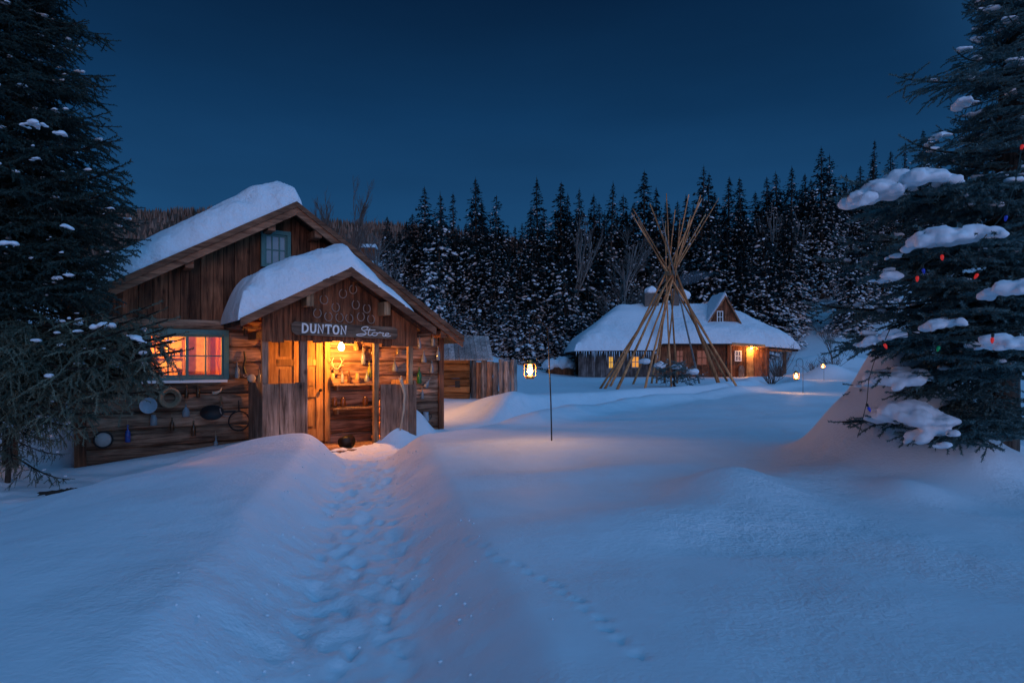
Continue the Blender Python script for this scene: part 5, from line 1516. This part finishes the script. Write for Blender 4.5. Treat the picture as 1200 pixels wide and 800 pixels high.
while xx < fx(772):
    ln = random.uniform(.15, .75); mb.tube([(xx, RY0 - .04, ze_l - .02), (xx + random.uniform(-.01, .01), RY0 - .04, ze_l - .02 - ln)], [.035, .004], 5)
    xx += random.uniform(.07, .22)
ic = mb.build('icicles', simple('ice', (.62, .70, .78), .25, var=.1), froof, smooth=True); ic['kind'] = 'stuff'
# dormer
dx0, dx1 = fx(829.5, FCY + .9), fx(866, FCY + .9); DY = .9
dz0 = fz(380, FCY + DY); dzp = fz(347, FCY + DY); dxm = (dx0 + dx1) / 2 + .1
dm = MB(); x = dx0 + .1
while x < dx1 - .12:
    w = .16; xx = min(x + w - .01, dx1 - .1); hz = lambda q: dz0 + (dzp - dz0) * (1 - abs(q - dxm) / ((dx1 - dx0) / 2 + .1)) - .12
    poly = [(x, dz0 - .5), (xx, dz0 - .5), (xx, max(dz0 - .4, hz(xx))), (x, max(dz0 - .4, hz(x)))]
    dm.prism(poly, DY, DY + .08); x += w
dmo = dm.build('dormer', M['board'], fc)
dm = MB()
dm.prism([(dx0 - .12, dz0 - .12), (dxm, dzp - .1), (dxm, dzp + .06), (dx0 - .12, dz0 + .06)], DY - .22, DY - .02, .9)
dm.prism([(dxm, dzp - .1), (dx1 + .12, dz0 - .12), (dx1 + .12, dz0 + .06), (dxm, dzp + .06)], DY - .217, DY - .02, .8)
dm.build('dormer_rake', M['fascia'], dmo)
dm = MB(); dm.prism([(dx0 - .1, dz0 - .1), (dxm, dzp - .02), (dxm, dzp + .05), (dx0 - .1, dz0 + .02)], DY - .015, DY + 3.0); dm.prism([(dxm, dzp - .02), (dx1 + .1, dz0 - .1), (dx1 + .1, dz0 + .02), (dxm, dzp + .05)], DY - .015, DY + 3.0)
dro = dm.build('dormer_roof', M['roofwood'], dmo)
snow_slab('snow_cover', lambda S, Y: np.where(S < dxm, dz0 + (S - dx0) / (dxm - dx0) * (dzp - dz0), dz0 + (dx1 - S) / (dx1 - dxm) * (dzp - dz0)) + .05, dx0 - .30, dxm + .12, DY - .20, DY + 3, .34, .35, M['snow_roof'], dmo, 40, 30, .06, 31, .55)
dm = MB(); wx = dxm - .35; dm.box(wx - .22, wx - .16, DY - .04, DY - .003, dz0 + .1, dz0 + .95, .5); dm.box(wx + .16, wx + .22, DY - .04, DY - .003, dz0 + .1, dz0 + .95, .5); dm.box(wx - .16, wx + .16, DY - .037, DY - .003, dz0 + .1, dz0 + .16, .5); dm.box(wx - .16, wx + .16, DY - .037, DY - .003, dz0 + .89, dz0 + .95, .5); dm.box(wx - .02, wx + .02, DY - .034, DY - .003, dz0 + .16, dz0 + .89, .5); dm.box(wx - .16, wx + .16, DY - .03, DY - .003, dz0 + .5, dz0 + .54, .5)
dwo = dm.build('dormer_window', M['white_paint'], dmo)
dm = MB(); dm.box(wx - .16, wx + .16, DY - .02, DY - .012, dz0 + .16, dz0 + .89); dm.build('pane', M['black'], dwo)
# chimneys
cm = MB(); X = fx(791, FCY + 3.6); cm.box(X - .26, X + .26, 3.4, 3.95, 3.6, fz(343, FCY + 3.6), .5); cm.box(X - .32, X + .32, 3.34, 4.01, fz(343, FCY + 3.6), fz(341, FCY + 3.6), .3)
ch = cm.build('chimney', M['stone'], fc)
cm = MB(); X2 = fx(763, FCY + 3.6); cm.box(X2 - .5, X2 + .5, 3.3, 4.2, 3.6, fz(344, FCY + 3.6), .5, jit=.05); c2 = cm.build('chimney', M['stone'], fc)
c2['label'] = 'broad stone chimney'
blob_obj('chimney_snow', [((X2, 3.75, fz(343, FCY + 3.6) + .1), (.5, .45, .35)), ((X2 + .1, 3.7, fz(343, FCY + 3.6) + .25), (.35, .3, .25))], M['snow_clump'], c2, .06)
blob_obj('chimney_snow', [((X + .75, 3.9, fz(346, FCY + 3.6)), (.5, .45, .5))], M['snow_clump'], ch, .06)
# lamp by the far door
fl = empty('door_lamp', (fx(877.5), FCY - .5, fz(407.5) + .3), 0); tag(fl, 'small orange lamp glowing under the far cabin porch eave', 'lamp')
mb = MB(); mb.lathe([(.03, .10), (.07, .05), (.08, 0), (.05, -.08)], 12); mb.build('bulb', simple('orange_bulb', (1, .6, .2), .4, emit=(1, .45, .08), es=14), fl, smooth=True)
mb = MB(); mb.lathe([(.02, .22), (.09, .11)], 12); mb.build('cap', M['black'], fl)
lamp('lamp_light', (0, -.05, -.14), 110, fl, .06, (1, .45, .10))
# low snow-topped shed and fence left of the far cabin
ls_ = empty('low_shed', (fx(657, 47), 47, .3)); tag(ls_, 'low dark board shed capped with snow left of the far cabin', 'shed')
mb = MB(); x = -1.0
while x < 1.0:
    mb.box(x, x + .19, 0, .06, -.3, .75 + random.uniform(-.06, .06)); x += .2
mb.box(-1, 1, .07, 1.8, -.3, .7); mb.build('board_wall', M['board'], ls_)
blob_obj('snow_cover', [((-.6, .8, .85), (.75, 1.0, .55)), ((.3, .8, .9), (.85, 1.0, .65)), ((.8, .7, .8), (.5, .9, .5))], M['snow_clump'], ls_, .08)
# smoke
sm, smt, smb = newmat('chimney_smoke')
smt.nodes.remove(smb)
pv = smt.nodes.new('ShaderNodeVolumePrincipled'); pv.inputs['Density'].default_value = .16; pv.inputs['Color'].default_value = (.85, .9, 1, 1)
smt.links.new(pv.outputs[0], smt.nodes['Material Output'].inputs['Volume'])
mb = MB()
sx = fx(791, FCY + 3.6)
mb.tube([(0, 0, .0), (.15, 0, .4), (.6, 0, .8), (1.6, 0, 1.1), (2.9, 0, 1.35)], [.12, .3, .45, .5, .12], 12)
sk = mb.build('chimney_smoke', sm, loc=(sx, FCY + 3.7, fz(341, FCY + 3.6) + .3), smooth=True); tag(sk, 'faint bluish smoke drifting from the far cabin chimney', 'smoke', kind='stuff')

# tiny snow-roofed hut on the hill
hp = at(431, 293, 240); hp.z = float(hill_z(np.array([hp.x]), np.array([hp.y]))[0])
hp = at(431, 294, 240)
hut = empty('distant_hut', hp); tag(hut, 'tiny snow-roofed hut high on the brown hill above the store roof', 'hut')
mb = MB(); mb.box(-2.6, 2.6, 0, 4, -6, 1.4, .3); mb.build('wall', M['board'], hut)
mb = MB(); mb.add([(-3.1, -.6, 1.3), (3.1, -.6, 1.3), (2.6, 2, 3.0), (-2.6, 2, 3.0), (-3.1, 4.6, 1.3), (3.1, 4.6, 1.3)], [(0, 1, 2, 3), (3, 2, 5, 4), (0, 3, 4), (1, 5, 2), (0, 4, 5, 1)], .5); mb.build('snowy_roof', M['snow_roof'], hut)

# ---------------------------------------------------------------- near spruces built of needled twigs
def twig_unit(rs, L=0.13, n=26, nl=0.028, nw=0.0045, flat=0.0):
    V = []; F = []
    for i in range(n):
        t = (i + rs.rand()) / n
        a = rs.rand() * 2 * math.pi
        q = R(rs.uniform(35, 62))
        d = np.array([math.cos(q), math.sin(q) * math.cos(a), math.sin(q) * (math.sin(a) + .25)]); d /= np.linalg.norm(d)
        s = np.cross(d, np.array([rs.randn(), rs.randn(), rs.randn()])); s /= np.linalg.norm(s)
        c = np.array([L * t, 0, 0]); ln = nl * rs.uniform(.75, 1.15)
        b = len(V); V += [c - s * nw, c + s * nw, c + d * ln]; F.append((b, b + 1, b + 2))
    b = len(V); r = .004
    V += [(0, r, 0), (0, -r, r), (0, -r, -r), (L, r * .6, 0), (L, -r * .6, r * .6), (L, -r * .6, -r * .6)]
    F += [(b, b + 1, b + 4), (b, b + 4, b + 3), (b + 1, b + 2, b + 5), (b + 1, b + 5, b + 4), (b + 2, b, b + 3), (b + 2, b + 3, b + 5)]
    return np.array(V), np.array(F)
def frame(d, roll=0.0):
    d = d / np.linalg.norm(d); up = np.array([0, 0, 1.0])
    if abs(d[2]) > .95: up = np.array([0, 1.0, 0])
    s = np.cross(up, d); s /= np.linalg.norm(s); u = np.cross(d, s)
    if roll:
        c, sn = math.cos(roll), math.sin(roll); s, u = s * c + u * sn, u * c - s * sn
    return np.stack([d, s, u], 1)
def branch_proto(seed, L=1.4, unit=.13, hang=.25, nl=.028, nw=.0045, n=24, dens=1.0, spread=.42):
    rs = np.random.RandomState(seed)
    units = [twig_unit(rs, unit, n, nl, nw) for _ in range(5)]
    VV = []; FF = []; TT = []; nb = 0
    def put(p, d, tint, roll=None):
        nonlocal nb
        u = units[rs.randint(5)]; Mx = frame(d, rs.rand() * 6.28)
        VV.append(u[0] @ Mx.T + p); FF.append(u[1] + nb); nb += len(u[0]); TT.append(np.full(len(u[0]), tint))
    def axis_pt(t): return np.array([L * t, .04 * math.sin(3 * t + seed) * L, -.10 * L * t + .16 * L * t * t * t])
    m = int(L / unit)
    wood_ = []
    for i in range(m + 1): wood_.append(axis_pt(i / m))
    for i in range(int(m * .55), m + 1):
        t = i / m; d = axis_pt(min(1, t + .05)) - axis_pt(t - .05); put(axis_pt(t), d, rs.rand())
    nside = int(L / .085 * dens)
    for j in range(nside):
        t = .14 + .84 * (j + rs.rand() * .6) / nside
        sg = 1 if j % 2 else -1
        bl = (spread * L * (1 - t) ** .8 + .10) * rs.uniform(.7, 1.15)
        a = R(rs.uniform(42, 62)) * sg
        d = np.array([math.cos(a), math.sin(a), rs.uniform(-hang, .12)]); p = axis_pt(t).copy()
        k = max(1, int(bl / (unit * .82)))
        tint = rs.rand()
        for q in range(k):
            put(p, d, tint)
            if q > 0 or k == 1:
                for s2 in (-1, 1):
                    if rs.rand() < .8:
                        an = R(rs.uniform(35, 60)) * s2
                        d2 = np.array([d[0] * math.cos(an) - d[1] * math.sin(an), d[0] * math.sin(an) + d[1] * math.cos(an), d[2] + rs.uniform(-hang * 1.4, .1)])
                        put(p + d * unit * .3, d2, tint)
                        if rs.rand() < .35 * dens: put(p + d * unit * .3 + d2 / np.linalg.norm(d2) * unit * .8, d2 + np.array([0, 0, -hang * .5]), tint)
            dn = d / np.linalg.norm(d); p = p + dn * unit * .82; d = dn + np.array([0, 0, -hang * .18]) + rs.randn(3) * .07
    # woody axis
    wv = []; wf = []
    for i, p in enumerate(wood_):
        r = .013 * L * (1 - .8 * i / m) + .003
        for k in range(4): wv.append(p + np.array([0, math.cos(k * 1.57) * r, math.sin(k * 1.57) * r]))
    for i in range(m):
        for k in range(4):
            a, b, c, e = i * 4 + k, i * 4 + (k + 1) % 4, i * 4 + 4 + (k + 1) % 4, i * 4 + 4 + k
            wf += [(a, b, c), (a, c, e)]
    return np.concatenate(VV), np.concatenate(FF), np.concatenate(TT), np.array(wv), np.array(wf)

class Spruce:
    def __init__(self, name, loc, label, H, r0, protos, L0, mat, seed, lean=(0, 0)):
        self.root = empty(name, loc); tag(self.root, label, 'tree')
        self.rs = np.random.RandomState(seed); self.protos = protos; self.L0 = L0; self.mat = mat
        self.V = []; self.F = []; self.T = []; self.n = 0; self.W = []; self.WF = []; self.wn = 0
        self.H = H; self.blobs = []; self.lean = lean
        mb = MB(); n = 16
        mb.tube([(lean[0] * k / n + .02 * math.sin(k * 1.7), lean[1] * k / n + .02 * math.cos(k * 2.1), -.3 + (H + .3) * k / n) for k in range(n + 1)], [r0 * (1 - .92 * k / n) * (1.15 if k == 0 else 1) for k in range(n + 1)], 12, wob=.07)
        mb.build('trunk', M['bark'], self.root, smooth=True)
    def branch(self, p, d, L, roll=None, snow=0.0):
        rs = self.rs
        V, F, T, WV, WF = self.protos[rs.randint(len(self.protos))]
        k = L / self.L0; Mx = frame(np.array(d, float), rs.uniform(-.3, .3) if roll is None else roll)
        kk = np.array([k, max(.6, k ** .8), max(.6, k ** .8)])
        self.V.append((V * kk) @ Mx.T + np.array(p)); self.F.append(F + self.n); self.T.append(np.clip(T * .6 + rs.rand() * .4, 0, 1)); self.n += len(V)
        self.W.append((WV * k) @ Mx.T + np.array(p)); self.WF.append(WF + self.wn); self.wn += len(WV)
        if snow > 0:
            u = Mx[:, 0]; s_ = Mx[:, 1]
            for _ in range(2 + int(snow * 6)):
                t = rs.uniform(.35, .95); sd = rs.uniform(-.25, .25) * (1.1 - t) * L
                c = np.array(p) + u * L * t + s_ * sd + np.array([0, 0, (-.10 * t + .16 * t ** 3) * L + .035])
                r = rs.uniform(.018, .045) * (1 + snow * .6)
                self.blobs.append((c, (r * rs.uniform(1, 1.9), r * rs.uniform(.8, 1.3), r * .6)))
    def fill(self, z0, z1, nb, Lf, pitch, az_range=None, snow=0.3):
        rs = self.rs
        for i in range(nb):
            t = (i + rs.rand()) / nb; z = z0 + (z1 - z0) * t
            az = i * 2.39996 + rs.uniform(-.3, .3)
            if az_range: az = rs.uniform(*az_range)
            L = Lf(z, az) * rs.uniform(.66, 1.22)
            if L < .12: continue
            pt = pitch(z) + rs.uniform(-.12, .12)
            self.branch((self.lean[0] * z / self.H, self.lean[1] * z / self.H, z), (math.cos(az) * math.cos(pt), math.sin(az) * math.cos(pt), math.sin(pt)), L, snow=snow * rs.rand() if rs.rand() < .75 else 0)
    def finish(self, voxel=.022, snow_name='snow_load'):
        np_mesh('crown', np.concatenate(self.V), np.concatenate(self.F), self.mat, self.root, tint=np.concatenate(self.T))
        np_mesh('limbs', np.concatenate(self.W), np.concatenate(self.WF), M['bark'], self.root, smooth=True)
        if self.blobs: blob_obj(snow_name, self.blobs, M['snow_clump'], self.root, voxel)['kind'] = 'stuff'

# blue spruce at the right edge
PB = [branch_proto(100 + i, 1.4, .12, .16, .027, .0050, 36, 1.25) for i in range(4)]
TRX, TRY = 4.42, 5.75
tz = gz(TRX, TRY) - .1
rt = Spruce('blue_spruce', (TRX, TRY, tz), 'big snow-clumped blue spruce at the right edge with coloured string lights', 8.2, .17, PB, 1.4, M['needle_blue'], 3, lean=(.55, .1))
def Lr(z, az):
    return max(.2, float(np.interp(z, [0, 1.2, 1.9, 2.4, 2.8, 3.3, 5.0, 8.0], [1.15, 1.35, 1.30, 0.95, .56, .42, .36, .2])))
rt.fill(1.15, 7.6, 215, Lr, lambda z: -.10 + .12 * z / 8, snow=.35)
rt.fill(.5, 1.6, 14, lambda z, a: 1.2, lambda z: -.28, az_range=(2.2, 4.4), snow=.4)
def to_tip(sp, zr_, tip, org, snow=0, roll=0.0, back=1.0):
    b = np.array([0, 0, zr_]); t = np.array(tip - org); d = t - b; L = np.linalg.norm(d)
    d2 = d.copy(); d2[2] += .0
    sp.branch(b, d2 / L, L * .97, roll=roll, snow=snow)
RO_ = Vector((TRX, TRY, tz))
for px, py, Y, dz in ((1047, 100, 5.6, .15), (1066, 171, 5.3, .1), (990, 238, 5.2, .25), (1000, 228, 5.0, .25), (1050, 220, 4.9, .3), (1062, 292, 5.0, .25), (1085, 285, 4.7, .25), (1120, 285, 4.6, .3), (1023, 330, 5.1, .2), (1018, 306, 5.3, .2), (985, 416, 5.3, .35), (1010, 408, 5.2, .35), (1060, 405, 4.9, .3), (1165, 350, 4.6, .25), (1190, 342, 4.6, .2),
                      (1090, 385, 4.8, .25), (1140, 372, 4.7, .25), (1100, 335, 4.8, .2), (1110, 430, 4.8, .3), (1150, 420, 4.6, .3), (1030, 450, 5.2, .4), (1180, 440, 4.6, .3), (1160, 300, 4.7, .2), (1125, 65, 5.4, .1), (1128, 90, 5.4, .1), (1180, 240, 4.8, .15), (1135, 240, 4.9, .2)):
    tp = at(px, py, Y); to_tip(rt, tp.z - tz + dz, tp, RO_, snow=.15)
# lower boughs pressed down under the drift
for px, py, Y in ((1030, 500, 5.5), (1060, 520, 5.3), (1085, 530, 5.1), (1120, 520, 5.0), (1050, 470, 5.5), (1145, 505, 5.0), (1190, 520, 4.9)):
    tp = at(px, py, Y); to_tip(rt, max(.35, tp.z - tz + .35), tp, RO_)
def clump(sp, org, p0, p1, Y0, Y1, th, dep, n=6, ex=1.0):
    # a pad of snow along a bough: many small overlapping lumps, high in the middle, crumbling at the rim
    rs = sp.rs
    a0 = at(p0[0], p0[1], Y0) - org; a1 = at(p1[0], p1[1], Y1) - org
    for i in range(int(n * 6)):
        t = rs.rand(); w = rs.uniform(-1, 1)
        edge = (1 - (2 * t - 1) ** 4) * (1 - w * w * .8)
        th_ = th * 1.22; r = th_ * rs.uniform(.30, .64) * (.45 + .55 * edge)
        c = a0.lerp(a1, t)
        sp.blobs.append((np.array([c.x + rs.uniform(-.3, .3) * th, c.y + w * dep, c.z + th * (.42 * edge - .38 + rs.uniform(-.12, .12)) - .10 * abs(w) * dep]), (r * rs.uniform(1, 1.6), r * rs.uniform(.9, 1.4), r * rs.uniform(.6, .95))))
clump(rt, RO_, (996, 236), (1040, 215), 5.0, 4.95, .11, .16, 5)
clump(rt, RO_, (1040, 218), (1088, 205), 4.95, 4.9, .15, .2, 5)
clump(rt, RO_, (1106, 212), (1110, 212), 4.9, 4.9, .085, .1, 2)
clump(rt, RO_, (1068, 284), (1120, 272), 4.75, 4.65, .11, .18, 6)
clump(rt, RO_, (1120, 274), (1155, 272), 4.65, 4.6, .11, .18, 4)
clump(rt, RO_, (1028, 325), (1050, 322), 5.0, 4.95, .07, .1, 3)
clump(rt, RO_, (1165, 343), (1200, 330), 4.5, 4.4, .09, .15, 5)
clump(rt, RO_, (1010, 402), (1060, 388), 5.1, 4.95, .07, .12, 6)
clump(rt, RO_, (1085, 382), (1125, 376), 4.75, 4.65, .07, .12, 4)
clump(rt, RO_, (1160, 402), (1190, 398), 4.5, 4.45, .10, .14, 4)
clump(rt, RO_, (1045, 300), (1056, 296), 5.1, 5.1, .04, .08, 2)
clump(rt, RO_, (1120, 119), (1138, 119), 5.2, 5.2, .06, .1, 3); clump(rt, RO_, (1093, 160), (1112, 157), 5.2, 5.2, .05, .08, 3)
clump(rt, RO_, (1022, 445), (1075, 435), 5.4, 5.3, .14, .22, 6); clump(rt, RO_, (1040, 480), (1100, 490), 5.4, 5.2, .17, .25, 6); clump(rt, RO_, (1110, 500), (1080, 515), 5.1, 5.1, .10, .2, 4)
rt.finish(.015)

# string lights on it
sl = empty('string_lights', (TRX, TRY, tz)); tag(sl, 'string of red, blue and green bulbs draped on the blue spruce', 'string lights')
BULBS = [(1075, 325, 4.62, 'red'), (1145, 322, 4.5, 'red'), (1163, 397, 4.36, 'red'), (1100, 407, 4.55, 'green'), (1037, 404, 4.85, 'red'), (1179, 254, 4.5, 'blue'), (1198, 171, 4.7, 'red'), (1082, 316, 4.66, 'blue'), (1104, 300, 4.6, 'red'), (1018, 478, 5.0, 'blue')]
bcol = {'red': (.85, .03, .02), 'green': (.0, .30, .10), 'blue': (.02, .05, .45)}
bmats = {k: simple(k + '_bulb', c, .25, emit=c, es=.30 if k == 'red' else .08, var=.1) for k, c in bcol.items()}
for px, py, Y, c in BULBS:
    p = at(px, py, Y) - Vector((TRX, TRY, tz))
    mb = MB(); mb.lathe([(.001, -.034), (.007, -.027), (.0115, -.010), (.011, .003), (.007, .009), (.001, .010)], 10); o = mb.build('bulb', bmats[c], sl, loc=p, smooth=True); o['label'] = c + ' light bulb'
    o.rotation_euler = (random.uniform(-.4, .4), random.uniform(-.5, .5), 0)
    mb = MB(); mb.lathe([(.009, .013), (.010, .034), (.005, .04)], 8); so = mb.build('socket', M['cord'], o)
mb = MB()
order = [(1200, 160, 4.75), (1190, 215, 4.6), (1179, 250, 4.5), (1150, 285, 4.5), (1145, 318, 4.5), (1104, 297, 4.6), (1082, 312, 4.66), (1075, 321, 4.62), (1055, 360, 4.75), (1037, 401, 4.85), (1065, 395, 4.7), (1100, 402, 4.55), (1130, 398, 4.45), (1163, 393, 4.36), (1205, 388, 4.3)]
mb.tube([at(*q) - Vector((TRX, TRY, tz)) + Vector((0, 0, .015)) for q in order], .004, 5)
mb.tube([at(*q) - Vector((TRX, TRY, tz)) for q in ((1026, 418, 5.0), (1018, 445, 5.0), (1016, 470, 5.0), (1010, 495, 5.05), (1005, 512, 5.1))], .003, 5)
mb.build('cord', M['cord'], sl)

# tall dark spruce at the left edge
PD = [branch_proto(200 + i, 1.4, .15, .30, .034, .0070, 24, 1.1) for i in range(4)]
TLX, TLY = -6.35, 7.9
tz2 = gz(TLX, TLY) - .1
lt = Spruce('dark_spruce', (TLX, TLY, tz2), 'tall dark spruce filling the left edge of the picture', 9.6, .08, PD, 1.4, M['needle_dark'], 5)
lt.fill(2.5, 9.3, 340, lambda z, a: max(.25, 1.36 * ((9.7 - z) / 7.2) ** .62), lambda z: -.18 + .04 * z / 9, snow=.22)
lt.fill(1.0, 2.7, 26, lambda z, a: 1.15, lambda z: -.34, snow=.12)
lt.fill(1.6, 3.4, 34, lambda z, a: 1.25, lambda z: -.25, az_range=(-2.3, .1), snow=.2)
LO_ = Vector((TLX, TLY, tz2))
for px, py, Y in ((118, 140, 7.7), (132, 175, 7.5), (148, 208, 7.3), (150, 232, 7.3), (140, 262, 7.2), (142, 300, 7.0), (120, 330, 6.9), (128, 350, 7.0), (100, 60, 7.8), (112, 100, 7.8), (95, 30, 7.9)):
    tp = at(px, py, Y); to_tip(lt, tp.z - tz2 + .2, tp, LO_, snow=.05)
clump(lt, LO_, (28, 147), (50, 143), 6.9, 6.8, .055, .09, 4); clump(lt, LO_, (62, 155), (78, 157), 6.9, 6.9, .04, .06, 3); clump(lt, LO_, (32, 186), (50, 186), 6.9, 6.9, .035, .06, 3)
clump(lt, LO_, (2, 285), (18, 284), 6.5, 6.5, .045, .08, 3); clump(lt, LO_, (128, 243), (134, 244), 7.0, 7.0, .035, .06, 2); clump(lt, LO_, (70, 262), (82, 266), 6.6, 6.6, .04, .07, 3)
lt.fill(.8, 2.6, 34, lambda z, a: 1.0, lambda z: -.45, az_range=(-2.9, -.6), snow=.25)
lt.finish(.018)

# younger bushy spruce before the window
PG = [branch_proto(300 + i, 1.7, .12, .62, .026, .0046, 24, .80, .34) for i in range(5)]
TYX, TYY = -6.0, 7.45
tz3 = gz(TYX, TYY) - .1
yt = Spruce('young_spruce', (TYX, TYY, tz3), 'bushy grey-green young spruce reaching in front of the glowing window', 2.25, .035, PG, 1.7, M['needle_grey'], 9)
yt.fill(.45, 2.1, 30, lambda z, a: .95 - .2 * z, lambda z: -.38, snow=.05)
YO_ = Vector((TYX, TYY, tz3))
for px, py, Y in ((205, 392, 6.9), (216, 410, 6.8), (210, 428, 6.8), (190, 380, 7.0), (196, 448, 6.9), (182, 470, 6.9), (196, 402, 6.7), (200, 418, 6.6), (180, 436, 6.6), (186, 372, 7.0),
                  (165, 385, 6.8), (160, 400, 6.6), (155, 420, 6.5), (165, 440, 6.6), (150, 460, 6.6), (140, 480, 6.7), (120, 495, 6.7), (100, 510, 6.8), (140, 375, 6.8), (130, 395, 6.5), (125, 420, 6.4), (130, 445, 6.4), (115, 470, 6.5), (95, 490, 6.6),
                  (150, 430, 7.0), (120, 385, 7.0), (175, 415, 6.9), (110, 440, 6.8), (85, 460, 6.5), (170, 455, 7.1), (205, 440, 7.0), (145, 410, 6.9)):
    tp = at(px, py, Y)
    zr_ = max(.5, min(2.0, tp.z - tz3 + yt.rs.uniform(.25, .5)))
    to_tip(yt, zr_, tp, YO_, snow=.05 if yt.rs.rand() < .5 else 0, roll=yt.rs.uniform(-.5, .5))
clump(yt, YO_, (110, 383), (130, 380), 6.8, 6.8, .075, .1, 4); clump(yt, YO_, (148, 390), (170, 400), 6.6, 6.5, .045, .08, 4); clump(yt, YO_, (195, 398), (206, 400), 6.5, 6.5, .03, .05, 2); clump(yt, YO_, (88, 388), (92, 388), 6.8, 6.8, .035, .05, 2)
yt.finish(.016)

# cut boughs and little bush inside the tipi
PT = [branch_proto(400, 1.2, .2, .3, .05, .012, 14, .8)]
bz0 = gz(7.0, 27.2)
bt = Spruce('little_spruce', (7.05, 27.2, bz0 - .05), 'small snow-weighted evergreen bush growing inside the tipi frame', 1.0, .08, PT, 1.2, M['needle_blue'], 4)
bt.fill(.25, 1.1, 20, lambda z, a: 1.25 - .5 * z, lambda z: .12, snow=.7)
for c in ((-1.3, -.2, 1.15), (-.6, .1, .95), (.75, -.3, .72), (.1, 0, .9)): bt.blobs.append((np.array(c), (.28, .25, .15)))
bt.finish(.05)

# snow heaped round the tipi feet and other lumps belongs to the ground sheet; bare soil showing in the left trench
for i, (px, py, w, d, lb) in enumerate(((78, 572, .34, .20, 'bare dark soil patch in the trampled snow by the store corner'), (20, 603, .5, .16, 'long strip of bare soil at the left edge of the snow'))):
    Y = 1.5 * FPX / (py - HZ) * .98; X = (px - CX) / FPX * Y
    n = 26; vs = []; fs = []
    rs = np.random.RandomState(50 + i)
    rings = 6
    vs.append((0, 0, gz(X, Y) + .02))
    for r_ in range(1, rings + 1):
        for k_ in range(n):
            a = 6.283 * k_ / n; q = r_ / rings * (1 + .35 * mnoise.noise(Vector((math.cos(a) * 1.5, math.sin(a) * 1.5, i * 7.0))))
            x_, y_ = math.cos(a) * w * q, math.sin(a) * d * q
            vs.append((x_, y_, gz(X + x_, Y + y_) + .022 * (1 - (r_ / rings) ** 2) - .02 * (r_ == rings) + rs.uniform(-.022, .016)))
    for k_ in range(n): fs.append((0, 1 + k_, 1 + (k_ + 1) % n))
    for r_ in range(rings - 1):
        for k_ in range(n): fs.append((1 + r_ * n + k_, 1 + (r_ + 1) * n + k_, 1 + (r_ + 1) * n + (k_ + 1) % n, 1 + r_ * n + (k_ + 1) % n))
    mb = MB(); mb.add(vs, fs, .5); o = mb.build('bare_ground', M['dirt'], loc=(X, Y, 0), smooth=False); tag(o, lb, 'soil', kind='structure')
print('done')
